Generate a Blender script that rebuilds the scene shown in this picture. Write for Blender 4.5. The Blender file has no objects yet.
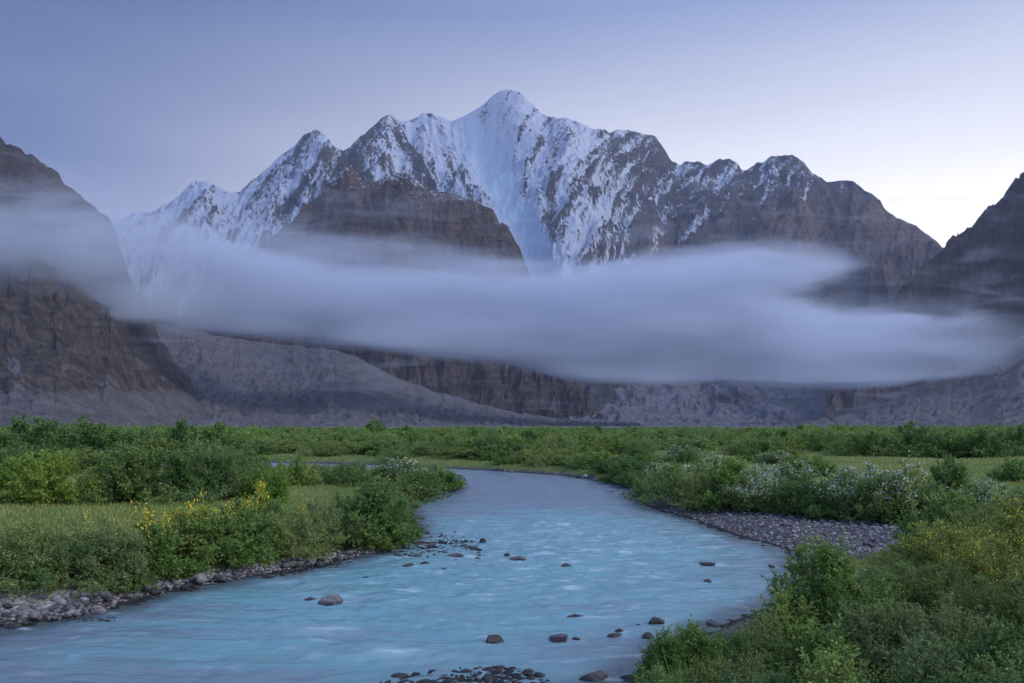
import bpy, math, random
import numpy as np
from math import radians as R

# ------------------------------------------------------------------ camera, sky, sun, exposure
SC = bpy.context.scene
COL = SC.collection
F = 796.0; H = 5.0; CX = 512.0; HY = 425.0          # focal length in pixels, eye height, horizon row
cam_d = bpy.data.cameras.new('camera'); cam = bpy.data.objects.new('camera', cam_d); COL.objects.link(cam)
cam.location = (0, 0, H); cam.rotation_euler = (R(90), 0, 0)
cam_d.sensor_width = 36.0; cam_d.lens = 36.0 * F / 1024.0
cam_d.shift_y = (HY - 341.5) / 1024.0
cam_d.clip_start = 0.1; cam_d.clip_end = 90000.0
SC.camera = cam

SUN_AZ = 52.0      # degrees to the right of the view direction
SUN_EL = 38.0      # the soft glow of the brightest part of the sky
world = bpy.data.worlds.new("World"); SC.world = world; world.use_nodes = True
wt = world.node_tree; wn = wt.nodes; wl = wt.links; wn.clear()
def wnode(t, **k):
    n = wn.new(t)
    for a, b in k.items(): setattr(n, a, b)
    return n
wo = wnode('ShaderNodeOutputWorld'); bg = wnode('ShaderNodeBackground')
sky = wnode('ShaderNodeTexSky'); sky.sky_type = 'NISHITA'; sky.sun_disc = False
sky.sun_elevation = R(2.0); sky.sun_rotation = R(SUN_AZ); sky.altitude = 2500
tc = wnode('ShaderNodeTexCoord')
nrm = wnode('ShaderNodeVectorMath', operation='NORMALIZE'); wl.new(tc.outputs['Generated'], nrm.inputs[0])
sep = wnode('ShaderNodeSeparateXYZ'); wl.new(nrm.outputs[0], sep.inputs[0])
# elevation ramp of the blue hour sky
rl = wnode('ShaderNodeValToRGB'); rr = wnode('ShaderNodeValToRGB')
def ramp(n, stops):
    el = n.color_ramp.elements
    while len(el) > 1: el.remove(el[-1])
    el[0].position = stops[0][0]; el[0].color = (*stops[0][1], 1)
    for p, c in stops[1:]:
        e = el.new(p); e.color = (*c, 1)
ramp(rl, [(0.0, (.22, .29, .52)), (.18, (.19, .265, .50)), (.30, (.120, .185, .395)), (.46, (.058, .112, .285)), (.7, (.10, .15, .32)), (1.0, (.12, .17, .34))])
ramp(rr, [(0.0, (1.8, 1.65, 1.5)), (.18, (1.65, 1.55, 1.48)), (.30, (1.02, 1.02, 1.12)), (.46, (.33, .42, .70)), (.7, (.24, .31, .55)), (1.0, (.22, .28, .5))])
wl.new(sep.outputs['Z'], rl.inputs[0]); wl.new(sep.outputs['Z'], rr.inputs[0])
dt = wnode('ShaderNodeVectorMath', operation='DOT_PRODUCT')
wl.new(nrm.outputs[0], dt.inputs[0]); dt.inputs[1].default_value = (math.sin(R(SUN_AZ)), math.cos(R(SUN_AZ)), 0)
mr = wnode('ShaderNodeMapRange', interpolation_type='SMOOTHSTEP'); wl.new(dt.outputs['Value'], mr.inputs[0])
mr.inputs[1].default_value = -.05; mr.inputs[2].default_value = .93
# thin high streaks of cloud
mp = wnode('ShaderNodeMapping'); mp.inputs['Scale'].default_value = (1.0, 1.0, 5.0); mp.inputs['Rotation'].default_value = (0, R(12), 0)
wl.new(nrm.outputs[0], mp.inputs[0])
nz = wnode('ShaderNodeTexNoise'); nz.inputs['Scale'].default_value = 1.6; nz.inputs['Detail'].default_value = 3; nz.inputs['Roughness'].default_value = .45
wl.new(mp.outputs[0], nz.inputs['Vector'])
am = wnode('ShaderNodeMath', operation='MULTIPLY_ADD'); wl.new(nz.outputs[0], am.inputs[0]); am.inputs[1].default_value = .34; am.inputs[2].default_value = -.17
ad = wnode('ShaderNodeMath', operation='ADD', use_clamp=True); wl.new(mr.outputs[0], ad.inputs[0]); wl.new(am.outputs[0], ad.inputs[1])
mx = wnode('ShaderNodeMix', data_type='RGBA'); wl.new(ad.outputs[0], mx.inputs['Factor']); wl.new(rl.outputs[0], mx.inputs['A']); wl.new(rr.outputs[0], mx.inputs['B'])
sc_ = wnode('ShaderNodeMix', data_type='RGBA', blend_type='ADD'); sc_.inputs['Factor'].default_value = 0.02
wl.new(mx.outputs['Result'], sc_.inputs['A']); wl.new(sky.outputs[0], sc_.inputs['B'])
# the bright morning sky overhead and behind the viewer
bk = wnode('ShaderNodeMapRange', interpolation_type='SMOOTHSTEP'); wl.new(sep.outputs['Y'], bk.inputs[0])
bk.inputs[1].default_value = .62; bk.inputs[2].default_value = -.35; bk.inputs[3].default_value = 1.0; bk.inputs[4].default_value = 2.7
bm = wnode('ShaderNodeVectorMath', operation='SCALE'); wl.new(sc_.outputs['Result'], bm.inputs[0]); wl.new(bk.outputs[0], bm.inputs['Scale'])
wl.new(bm.outputs[0], bg.inputs[0]); bg.inputs[1].default_value = 1.0; wl.new(bg.outputs[0], wo.inputs[0])

sd = bpy.data.lights.new('sun', 'SUN'); sun = bpy.data.objects.new('sun', sd); COL.objects.link(sun)
sd.energy = 1.5; sd.angle = R(20); sd.color = (1.0, .96, .95)
sun.rotation_euler = (R(90 - SUN_EL), 0, R(180 - SUN_AZ - 70))

SC.render.engine = 'CYCLES'
SC.view_settings.view_transform = 'Standard'; SC.view_settings.look = 'None'
SC.view_settings.exposure = 0.0; SC.view_settings.gamma = 1.0
cy = SC.cycles
cy.use_denoising = True
try: cy.denoiser = 'OPENIMAGEDENOISE'
except Exception: pass
cy.max_bounces = 6; cy.diffuse_bounces = 3; cy.glossy_bounces = 2; cy.transmission_bounces = 3; cy.transparent_max_bounces = 8
cy.volume_bounces = 3; cy.volume_step_rate = 1.0; cy.volume_max_steps = 64
cy.caustics_reflective = False; cy.caustics_refractive = False

# ------------------------------------------------------------------ helpers
def link(o, parent=None):
    COL.objects.link(o)
    if parent is not None: o.parent = parent
    return o
def tag(o, label=None, cat=None, group=None, kind=None):
    if label: o['label'] = label
    if cat: o['category'] = cat
    if group: o['group'] = group
    if kind: o['kind'] = kind
    return o
def mesh_np(name, V, Fc, mats=(), smooth=False, attrs=None, midx=None):
    """V (n,3), Fc (m,k) with a constant k"""
    V = np.asarray(V, np.float32); Fc = np.asarray(Fc, np.int32)
    me = bpy.data.meshes.new(name)
    m, k = Fc.shape
    me.vertices.add(len(V)); me.vertices.foreach_set('co', V.ravel())
    me.loops.add(m * k); me.loops.foreach_set('vertex_index', Fc.ravel())
    me.polygons.add(m)
    me.polygons.foreach_set('loop_start', np.arange(0, m * k, k, dtype=np.int32))
    try: me.polygons.foreach_set('loop_total', np.full(m, k, np.int32))
    except Exception: pass
    if smooth: me.polygons.foreach_set('use_smooth', np.ones(m, bool))
    for mt in mats: me.materials.append(mt)
    if midx is not None: me.polygons.foreach_set('material_index', np.asarray(midx, np.int32))
    me.update(calc_edges=True)
    for an, av in (attrs or {}).items():
        a = me.attributes.new(an, 'FLOAT', 'POINT'); a.data.foreach_set('value', np.asarray(av, np.float32).ravel())
    return me
def grid_faces(nr, nc):
    i = np.arange(nr * nc).reshape(nr, nc)
    return np.stack([i[:-1, :-1].ravel(), i[:-1, 1:].ravel(), i[1:, 1:].ravel(), i[1:, :-1].ravel()], 1)

def hash2(ix, iy, s=0):
    with np.errstate(over='ignore'):
        h = (ix.astype(np.int64) * 374761393 + iy.astype(np.int64) * 668265263 + np.int64(s) * 1442695041) & 0xffffffff
        h = ((h ^ (h >> 13)) * 1274126177) & 0xffffffff
        h = h ^ (h >> 16)
    return h
def rnd2(ix, iy, s=0): return (hash2(ix, iy, s) & 0xffffff) / float(0xffffff)
def perlin(x, y, s=0):
    x0 = np.floor(x); y0 = np.floor(y); fx = x - x0; fy = y - y0
    x0 = x0.astype(np.int64); y0 = y0.astype(np.int64)
    u = fx**3 * (fx * (fx * 6 - 15) + 10); v = fy**3 * (fy * (fy * 6 - 15) + 10)
    def g(ix, iy, dx, dy):
        a = rnd2(ix, iy, s) * 2 * np.pi
        return np.cos(a) * dx + np.sin(a) * dy
    a = g(x0, y0, fx, fy); b = g(x0 + 1, y0, fx - 1, fy); c = g(x0, y0 + 1, fx, fy - 1); d = g(x0 + 1, y0 + 1, fx - 1, fy - 1)
    return (a + u * (b - a) + v * (c - a) + u * v * (a - b - c + d)) * 1.5
def fbm(x, y, o=5, s=0, gain=.5, ridged=False):
    r = 0; a = 1.0; t = 0
    for k in range(o):
        n = perlin(x * 2.03**k + 17.3 * k, y * 2.03**k - 9.1 * k, s + k)
        if ridged: n = 1 - 2 * np.abs(n)
        r = r + a * n; t += a; a *= gain
    return r / t
def sst(a, b, x):
    t = np.clip((x - a) / (b - a), 0, 1); return t * t * (3 - 2 * t)
def gully(x, y, dx, dy, s):
    """stripes running down the slope: (dx,dy) is the across-slope direction. Returns height and its derivative along x,y"""
    x0 = np.floor(x); y0 = np.floor(y); hh = 0; gx = 0; gy = 0; wt = 0
    for i in (-1, 0, 1):
        for j in (-1, 0, 1):
            ix = (x0 + i).astype(np.int64); iy = (y0 + j).astype(np.int64)
            ox = rnd2(ix, iy, s) ; oy = rnd2(ix, iy, s + 91)
            vx = x - ix - ox; vy = y - iy - oy
            w = np.exp(-2.6 * (vx * vx + vy * vy)); wt = wt + w
            m = (vx * dx + vy * dy) * 2 * np.pi
            hh = hh + (1.27 - 2 * np.abs(np.sin(m * .5))) * w; sn = -np.sin(m) * w
            gx = gx + sn * dx; gy = gy + sn * dy
    return hh / wt, gx / wt, gy / wt

def px2w(px, py, z=0.0):
    d = (H - z) * F / (py - HY)
    return ((px - CX) / F * d, d)

# ------------------------------------------------------------------ node helpers
def new_mat(name):
    m = bpy.data.materials.new(name); m.use_nodes = True
    nt = m.node_tree; nt.nodes.clear()
    return m, nt
class NB:
    def __init__(s, nt): s.nt = nt
    def n(s, t, ins=None, **k):
        n = s.nt.nodes.new(t)
        for a, b in k.items(): setattr(n, a, b)
        for a, b in (ins or {}).items():
            i = n.inputs[a]
            if hasattr(b, 'is_linked') or hasattr(b, 'links'): s.nt.links.new(b, i)
            else: i.default_value = b
        return n
    def noise(s, vec, sc, det=4, ro=.55, dist=0):
        return s.n('ShaderNodeTexNoise', {'Vector': vec, 'Scale': sc, 'Detail': det, 'Roughness': ro, 'Distortion': dist}).outputs[0]
    def attr(s, name): return s.n('ShaderNodeAttribute', attribute_name=name).outputs['Fac']
    def math(s, op, a, b=0.0, c=None, clamp=False):
        n = s.n('ShaderNodeMath', operation=op, use_clamp=clamp)
        for i, v in enumerate((a, b, c)):
            if v is None: continue
            if hasattr(v, 'links'): s.nt.links.new(v, n.inputs[i])
            else: n.inputs[i].default_value = v
        return n.outputs[0]
    def map(s, v, a, b, c=0., d=1., smooth=True):
        return s.n('ShaderNodeMapRange', {0: v, 1: a, 2: b, 3: c, 4: d}, interpolation_type='SMOOTHSTEP' if smooth else 'LINEAR').outputs[0]
    def mix(s, f, a, b, bt='MIX'):
        n = s.n('ShaderNodeMix', data_type='RGBA', blend_type=bt)
        for k, v in (('Factor', f), ('A', a), ('B', b)):
            if hasattr(v, 'links'): s.nt.links.new(v, n.inputs[k])
            elif k == 'Factor': n.inputs[k].default_value = v
            else: n.inputs[k].default_value = (*v, 1) if len(v) == 3 else v
        return n.outputs['Result']
    def bump(s, h, strength, dist):
        return s.n('ShaderNodeBump', {'Height': h, 'Strength': strength, 'Distance': dist}).outputs[0]
    def out(s, sh, vol=None):
        o = s.n('ShaderNodeOutputMaterial')
        if sh is not None: s.nt.links.new(sh, o.inputs['Surface'])
        if vol is not None: s.nt.links.new(vol, o.inputs['Volume'])
    def pbsdf(s, **k):
        n = s.n('ShaderNodeBsdfPrincipled')
        for a, v in k.items():
            a = a.replace('_', ' ')
            i = n.inputs[a]
            if hasattr(v, 'links'): s.nt.links.new(v, i)
            else: i.default_value = (*v, 1) if (isinstance(v, tuple) and len(v) == 3) else v
        return n.outputs[0]
# ------------------------------------------------------------------ mountains
def mountain_mat(name, rock_a, rock_b, scree, grain, snow_col=(.43, .47, .54), streak=0.35, bumpk=1.0):
    m, nt = new_mat(name); b = NB(nt)
    pos = b.n('ShaderNodeNewGeometry').outputs['Position']
    sn, sr, ic = b.attr('snow'), b.attr('scree'), b.attr('ice')
    sc = b.n('ShaderNodeVectorMath', {0: pos, 1: (1, 1, .35)}, operation='MULTIPLY').outputs[0]   # vertical streaking
    st = b.n('ShaderNodeVectorMath', {0: pos, 1: (.25, .25, 1.6)}, operation='MULTIPLY').outputs[0]  # beds
    n1 = b.noise(sc, 1 / (grain * 14), 6, .6, .4)
    n2 = b.noise(sc, 1 / (grain * 3), 6, .65)
    n3 = b.noise(st, 1 / (grain * 7), 4, .6, .6)
    col = b.mix(b.map(n1, .38, .62), rock_a, rock_b)
    col = b.mix(b.map(n3, .45, .62, 0, streak), col, tuple(c * .45 for c in rock_a))
    dk = b.map(n2, .3, .7, .55, 1.3, False)
    col = b.mix(1.0, col, b.n('ShaderNodeCombineColor', {0: dk, 1: dk, 2: dk}).outputs[0], 'MULTIPLY')
    sn_ = b.map(b.math('ADD', sr, b.math('MULTIPLY_ADD', n2, .7, -.35)), .35, .65)
    dk2 = b.math('MULTIPLY', b.map(b.noise(pos, 1 / (grain * 1.5), 6, .75), .32, .68, .62, 1.35, False), b.map(b.noise(sc, 1 / (grain * 9), 5, .65, .8), .35, .65, .72, 1.25, False))
    scr = b.mix(1.0, b.mix(b.map(n1, .35, .65), scree, tuple(c * .78 for c in scree)), b.n('ShaderNodeCombineColor', {0: dk2, 1: dk2, 2: dk2}).outputs[0], 'MULTIPLY')
    col = b.mix(sn_, col, scr)
    nf = b.noise(sc, 1 / (grain * 2.4), 7, .72, .3)
    sv = b.math('ADD', sn, b.math('MULTIPLY_ADD', nf, 2.7, -1.35))
    sm = b.map(sv, .40, .60)
    col = b.mix(sm, col, snow_col)
    icn = b.map(b.noise(pos, 1 / (grain * 7), 7, .75), .42, .58, .0, 1.0)
    col = b.mix(b.math('MULTIPLY', ic, icn), col, (.34, .52, .64))
    hgt = b.math('ADD', b.math('MULTIPLY', n2, 1.0), b.math('MULTIPLY', nf, .6))
    bs = b.math('SUBTRACT', 1.0, b.math('MULTIPLY', b.math('MAXIMUM', sm, sn_), .72))
    bp = b.n('ShaderNodeBump', {'Height': hgt, 'Distance': grain * 3.2 * bumpk, 'Strength': bs}).outputs[0]
    b.out(b.pbsdf(Base_Color=col, Roughness=.92, Normal=bp, Specular_IOR_Level=.15))
    return m

def interp(px, pts):
    p = np.array(pts, float); return np.interp(px, p[:, 0], p[:, 1])
def smooth1(a, n):
    if n < 2: return a
    k = np.hanning(n + 2)[1:-1]; k /= k.sum()
    return np.convolve(np.pad(a, n, mode='edge'), k, mode='same')[n:-n]

def mountain(name, label, crest, D, width, mat, pxr, nth, nr, prof=1.3, gfreq=1/400., gamp=90., goct=5, skew=None,
             rough=20., back=None, masks=None, curve=None, post=None, dist=None, seed=0, jag=4.0, calmj=0.0, streak=None, scale_smooth=9, zmin=-3.0, calm=None):
    """a range whose skyline runs through the points of crest, with its foot 'width' metres in front of it"""
    px = np.linspace(pxr[0], pxr[1], nth)
    tan = (px - CX) / F                       # x/y of each column: columns run out from the valley mouth
    cr = HY - interp(px, crest) + jag * (1 - calmj * np.exp(-((px - 500) / 48.) ** 2)) * (fbm(px / 13., px * 0 + seed, 4, seed, .6) )     # angular height
    Dc = np.full(nth, float(D)) if dist is None else interp(px, dist)
    Wd = interp(px, width) if isinstance(width, list) else np.full(nth, float(width))
    Dc = Dc + 0.05 * D * smooth1(perlin(px / 90., px * 0 + .5, seed), 5)
    nb = max(6, int(nr * .12))
    t = np.concatenate([np.linspace(0, 1, nr - nb), 1 + np.linspace(0, 1, nb + 1)[1:] * .9])
    T = t[:, None] * np.ones((1, nth))
    Yd = Dc[None] - Wd[None] + T * Wd[None]
    Xd = Yd * tan[None]
    hc = cr / F * Dc                          # crest height above eye
    if curve is None: g = np.where(T <= 1, T ** prof, 1 - (T - 1) * .9)
    else: g = np.where(T <= 1, np.interp(T, [c[0] for c in curve], [c[1] for c in curve]), 1 - (T - 1) * .9)
    hsm = smooth1(hc, max(3, nth // 60))
    base = g * hsm[None]
    # direction of fall
    gx = np.gradient(base, axis=1) / np.maximum(np.gradient(Xd, axis=1), 1e-3)
    gy = np.gradient(base, axis=0) / np.maximum(np.gradient(Yd, axis=0), 1e-3)
    wob = fbm(Xd * gfreq * .5, Yd * gfreq * .5, 3, seed + 5)
    if skew is not None:
        a = np.radians(interp(px, skew))[None] * np.ones_like(T)
    else: a = 0
    a = a + wob * 1.1
    gx, gy = gx * np.cos(a) - gy * np.sin(a), gx * np.sin(a) + gy * np.cos(a)
    L = np.sqrt(gx * gx + gy * gy) + 1e-6; sx, sy = gx / L, gy / L
    # rotate the pattern space so gullies are long down the slope
    env = np.clip(np.sin(np.clip(T, 0, 1) * np.pi * .97 + .06), 0, 1) ** .6
    env = np.where(T > 1, .25, np.maximum(env, .22))
    if calm is not None: env = env * (1 - calm(px[None], T))
    hgt = np.zeros_like(T); fr = gfreq; am = gamp; dgx = np.zeros_like(T); dgy = np.zeros_like(T); G0 = None
    for o in range(goct):
        ax, ay = sx + dgx, sy + dgy; LL = np.sqrt(ax * ax + ay * ay) + 1e-6
        nx, ny = -ay / LL, ax / LL
        # positions: squeeze along the fall line using height so steep faces get enough cells
        gh, ex, ey = gully(Xd * fr, Yd * fr + base * fr * .6, nx, ny, seed * 7 + o)
        hgt += gh * am
        dgx += ex * am * fr * 2.2; dgy += ey * am * fr * 2.2
        if o == 0: G0 = gh
        if o == 1: G1 = gh
        fr *= 1.95; am *= .56
    nzz = fbm((Xd + base * .6) * gfreq * 2.5, (Yd + base * .8) * gfreq * 2.5, 6, seed + 31, .55, True) * rough
    Z = base + hgt * env + nzz * env
    SD = np.zeros_like(T)
    if streak is not None:
        PB = HY - F * base / Yd; pxx = px[None] * np.ones_like(T); SF = np.zeros_like(T)
        wsum = 0
        for cx0, wd, ang in streak['dirs']:
            wgt = np.exp(-((pxx - cx0) / wd) ** 2) + 1e-4; wsum = wsum + wgt
            c_, s_ = math.cos(R(ang)), math.sin(R(ang))
            wv = 5 * fbm(pxx / 30., PB / 30., 3, seed + 60)
            ac = (pxx * c_ + PB * s_ + wv) / streak['w']; al = (-pxx * s_ + PB * c_) / streak['l']
            f0 = fbm(ac, al, 5, seed + 70, .55, True); f1 = fbm(ac + .16, al, 5, seed + 70, .55, True)
            SF = SF + wgt * f0; SD = SD + wgt * (f1 - f0)
        SF /= wsum; SD /= wsum; SD = SD * 3.0
        Z = Z + SF * streak['amp'] * env
    # match the skyline: stretch each column a little
    el = np.max(np.where(T <= 1.05, Z / Yd, -9), axis=0) * F
    ratio = np.clip((cr + 1e-3) / np.maximum(el, 1), .5, 1.8)
    ratio = smooth1(ratio, scale_smooth)
    rs = smooth1(ratio, 41)
    Z = Z * (1 + (rs[None] - 1) * np.clip(T, 0, 1) ** .8 + (ratio - rs)[None] * np.clip(T, 0, 1) ** 10)
    if post is not None: Z = post(px, T, Z, Xd, Yd)
    Z = Z + H * np.clip(T, 0, 1)
    Z = np.where(T <= 0.0001, zmin, np.maximum(Z, zmin))
    PY = HY - F * (Z - H) / Yd
    A = dict(snow=np.zeros_like(Z), scree=np.zeros_like(Z), ice=np.zeros_like(Z))
    # slope and concavity
    sl = np.hypot(np.gradient(Z, axis=1) / np.maximum(np.abs(np.gradient(Xd, axis=1)), 1e-3), np.gradient(Z, axis=0) / np.maximum(np.abs(np.gradient(Yd, axis=0)), 1e-3))
    A['_sd'] = SD
    if masks: masks(A, px[None] * np.ones_like(T), PY, T, sl, G0, G1, Xd, Yd, Z)
    V = np.stack([Xd, Yd, Z], -1).reshape(-1, 3)
    me = mesh_np(name, V, grid_faces(len(t), nth)[:, ::-1] if False else grid_faces(len(t), nth), [mat], True, {k: np.clip(v, 0, 1) for k, v in A.items() if k[0] != '_'})
    o = link(bpy.data.objects.new(name, me)); tag(o, label, 'mountain', kind='structure')
    return o

def blob(PX, PY, cx, cy_, rx, ry, ang=0):
    c, s_ = math.cos(R(ang)), math.sin(R(ang)); dx = PX - cx; dy = PY - cy_
    u = (dx * c + dy * s_) / rx; v = (-dx * s_ + dy * c) / ry
    return np.exp(-(u * u + v * v))

ROCK_A = (.105, .080, .070); ROCK_B = (.165, .120, .098); SCREE = (.130, .118, .118)
M_snow = mountain_mat('snow_rock', (.060, .060, .070), (.105, .092, .090), (.125, .090, .075), 9.0)
M_cliff = mountain_mat('brown_cliff_rock', (.085, .064, .056), (.150, .105, .082), SCREE, 6.0, streak=.6)
M_left = mountain_mat('left_rock', (.066, .056, .052), (.120, .096, .082), (.115, .104, .104), 3.5, streak=.5)
M_right = mountain_mat('right_rock', (.085, .062, .054), (.155, .108, .088), (.14, .118, .11), 6.0, bumpk=1.4)
M_scree = mountain_mat('scree', (.12, .10, .09), (.15, .125, .11), (.140, .129, .131), 3.0)

M_vale = mountain_mat('valley_scree', (.11, .10, .098), (.14, .125, .12), (.165, .16, .172), 5.0)
# snow covered main range
def m_massif(A, PX, PY, T, sl, G0, G1, X, Y, Z):
    s = .66 - .12 * sst(.9, 2.4, sl) - .14 * G0 - .14 * G1 + .42 * A['_sd'] * (1 - .4 * blob(PX, PY, 490, 120, 36, 36))
    s += .18 * fbm(X / 500., (Y + Z) / 500., 4, 77)
    s += .22 * blob(PX, PY, 508, 105, 34, 22) + .45 * blob(PX, PY, 480, 140, 40, 30) + .2 * blob(PX, PY, 430, 125, 22, 18)
    # glacier tongue
    cxg = np.interp(PY, [110, 150, 200, 240, 270], [462, 484, 508, 535, 548]); wg = np.interp(PY, [110, 150, 200, 240, 270], [20, 22, 18, 17, 26]) * (1 + .25 * fbm(PY / 25., PX * 0, 2, 91))
    ice = np.exp(-((PX - cxg) / wg) ** 4) * sst(108, 140, PY)
    s = s * (1 - ice) + 1.0 * ice; A['ice'] = ice * .75
    s += .35 * blob(PX, PY, 560, 215, 26, 40, -20) + .30 * blob(PX, PY, 605, 225, 22, 45, 30) + .25 * blob(PX, PY, 575, 160, 30, 30)
    s -= .30 * blob(PX, PY, 645, 180, 22, 60, 35) + .2 * blob(PX, PY, 620, 250, 60, 25) + .35 * blob(PX, PY, 590, 170, 12, 60, 35) + .35 * blob(PX, PY, 553, 205, 9, 40, 12) + .4 * blob(PX, PY, 484, 118, 7, 12)
    s -= .15 * blob(PX, PY, 430, 165, 20, 45, -15) + .25 * blob(PX, PY, 390, 140, 20, 18) + .12 * blob(PX, PY, 310, 150, 30, 25)
    s -= .20 * sst(640, 740, PX) + .34 * sst(800, 900, PX) + .40 * sst(175, 260, PY) * sst(650, 760, PX)
    s -= .26 * sst(575, 690, PX)
    s += .22 * blob(PX, PY, 775, 172, 45, 18) + .30 * blob(PX, PY, 700, 230, 9, 40, 25) + .2 * blob(PX, PY, 690, 175, 30, 14)
    s -= .9 * blob(PX, PY, 345, 185, 20, 30, 20) * (PX < 372)
    s += .25 * sst(300, 180, PX)
    s -= 1.2 * sst(285, 330, PY)
    A['snow'] = s
    A['scree'] = .75 * blob(PX, PY, 800, 235, 75, 55, -20) + .75 * blob(PX, PY, 660, 265, 40, 40) + .7 * blob(PX, PY, 905, 250, 45, 60) + .3 * fbm(X / 300., Z / 300., 4, 5)
def calm_massif(px, T):
    c = np.interp(T, [.3, .6, .8, 1.0], [548, 520, 495, 480])
    return .8 * np.exp(-((px - c) / 23.) ** 4) + .5 * np.exp(-((px - 510) / 34.) ** 2) * (T > .8)
def post_massif(px, T, Z, X, Y):
    c = np.interp(T, [.3, .6, .8, 1.0], [548, 520, 495, 470])
    return Z - 210 * np.exp(-((px[None] - c) / 34.) ** 2) * np.clip((1 - T) * 6, 0, 1) * np.clip(T * 3, 0, 1)
crestA = [(-250, 330), (-60, 280), (60, 245), (118, 222), (133, 213), (150, 212), (165, 206), (180, 194), (192, 183), (201, 180), (212, 184), (224, 190), (238, 193), (248, 184),
          (262, 172), (277, 160), (290, 148), (303, 137), (312, 131), (318, 129), (324, 134), (332, 146), (343, 150), (349, 147), (360, 137), (372, 127), (381, 119), (388, 114), (394, 116), (403, 122),
          (412, 119), (422, 114), (432, 113), (441, 117), (450, 121), (462, 117), (475, 110), (484, 104), (492, 96), (500, 91), (509, 89.5), (517, 91), (524, 95), (532, 104), (541, 113), (549, 117),
          (556, 119), (565, 117), (572, 120), (583, 124), (590, 127), (600, 129), (610, 132), (620, 131), (628, 129), (640, 133), (652, 135), (660, 143), (667, 153), (672, 162), (680, 164), (694, 161), (706, 164),
          (716, 161), (728, 158), (737, 163), (741, 170), (748, 169), (757, 163), (770, 158), (783, 155), (794, 155), (802, 160), (812, 172), (826, 182), (838, 181), (852, 180), (861, 188), (870, 192),
          (880, 202), (890, 213), (902, 220), (915, 226), (930, 236), (944, 248), (1000, 280), (1080, 260), (1160, 230), (1280, 220)]
mountain('snow_mountain', 'high snow covered mountain range with a rounded white summit and hanging glacier', crestA, 8000, 3300, M_snow, (-250, 1280), 1500, 420,
         curve=[(0, 0), (.2, .10), (.45, .32), (.7, .62), (.88, .85), (1, 1)], gfreq=1 / 620., gamp=130, jag=5.0, calmj=.9, streak=dict(w=27., l=105., amp=170., dirs=[(230, 90, 35), (315, 50, 30), (420, 60, -30), (520, 40, 30), (620, 80, 38), (760, 90, 30), (900, 90, 20)]), goct=6,
         skew=[(0, 10), (330, 5), (520, 10), (600, -32), (800, -35), (950, -20)], rough=95., masks=m_massif, calm=calm_massif, post=post_massif, seed=3, scale_smooth=4)

# brown rock buttress in front of it
def m_butt(A, PX, PY, T, sl, G0, G1, X, Y, Z):
    A['scree'] = 1.0 - sst(.5, 1.1, sl) - .4 * sst(330, 380, PY) * 0 + .3 * G0
    A['scree'] *= sst(330, 400, PY)
    A['snow'] = .5 * (1 - sst(1.0, 2.2, sl)) * sst(260, 190, PY) + .10 * sst(215, 185, PY) + .12 * fbm(X / 90., Z / 60., 3, 9)
crestB = [(120, 420), (170, 380), (200, 335), (235, 275), (262, 245), (290, 222), (312, 200), (330, 182), (343, 168), (350, 163), (358, 174), (366, 186), (374, 181), (386, 176), (396, 174),
          (405, 172), (414, 179), (424, 186), (434, 191), (445, 192), (456, 194), (467, 198), (480, 204), (492, 208), (499, 222), (506, 224), (514, 238), (520, 250), (527, 268), (540, 300), (560, 335),
          (575, 355), (582, 372), (589, 390), (596, 404), (606, 416), (640, 423), (700, 424.5)]
mountain('rock_buttress', 'brown rock buttress with sheer walls standing before the snow mountain', crestB, 5200, [(120, 1700), (400, 1250), (560, 900), (700, 600)], M_cliff, (120, 700), 900, 420,
         curve=[(0, 0), (.18, .03), (.34, .17), (.45, .34), (.62, .46), (.8, .72), (.93, .95), (1, 1)], gfreq=1 / 210., gamp=95, goct=6, rough=60., masks=m_butt, seed=11, scale_smooth=4)

# dark mountain at the left edge
def m_left(A, PX, PY, T, sl, G0, G1, X, Y, Z):
    line = np.interp(PX, [-520, 0, 60, 110, 160, 200, 250], [325, 340, 366, 372, 350, 372, 395]) + 22 * fbm(PX / 26., PX * 0 + 3, 3, 6)
    s = sst(-14, 16, PY - line) - .35 * sst(.15, .5, G0) * sst(30, 0, PY - line)
    gul = sst(.1, .55, fbm((PX + .55 * PY) / 15., PY / 90., 3, 66))
    s = s - .75 * sst(.18, .5, fbm((PX - .8 * PY) / 26., (PY + .5 * PX) / 60., 5, 67, .6, True)) * sst(410, 380, PY)
    A['scree'] = np.maximum(s, .5 * gul * sst(330, 385, PY))
crestC = [(-520, 40), (-200, 90), (0, 137), (14, 146), (30, 155), (46, 164), (58, 173), (64, 184), (72, 189), (80, 196), (90, 204), (101, 212), (111, 219), (116, 230), (119, 246), (126, 268),
          (136, 290), (148, 316), (160, 338), (172, 356), (186, 374), (200, 388), (216, 400), (236, 411), (262, 420), (300, 424)]
mountain('rock_mountain', 'dark brown rock mountain with scree gullies at the left edge of the valley', crestC, 3450, [(-520, 2200), (0, 2100), (110, 1900), (200, 1100), (300, 600)], M_left, (-520, 300), 1200, 460,
         curve=[(0, 0), (.2, .055), (.36, .19), (.5, .40), (.66, .60), (.83, .81), (1, 1)], gfreq=1 / 230., gamp=38, goct=6, rough=24., masks=m_left, seed=23, scale_smooth=4, jag=6.0, skew=[(-400, 0), (100, 25), (300, 40)],
         calm=lambda px, T: .55 * sst(.46, .34, T) + .68 * sst(.40, .54, T) * sst(1.02, .9, T), streak=dict(w=40., l=150., amp=34., dirs=[(0, 90, -25), (110, 60, -42), (200, 60, -50)]))

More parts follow.
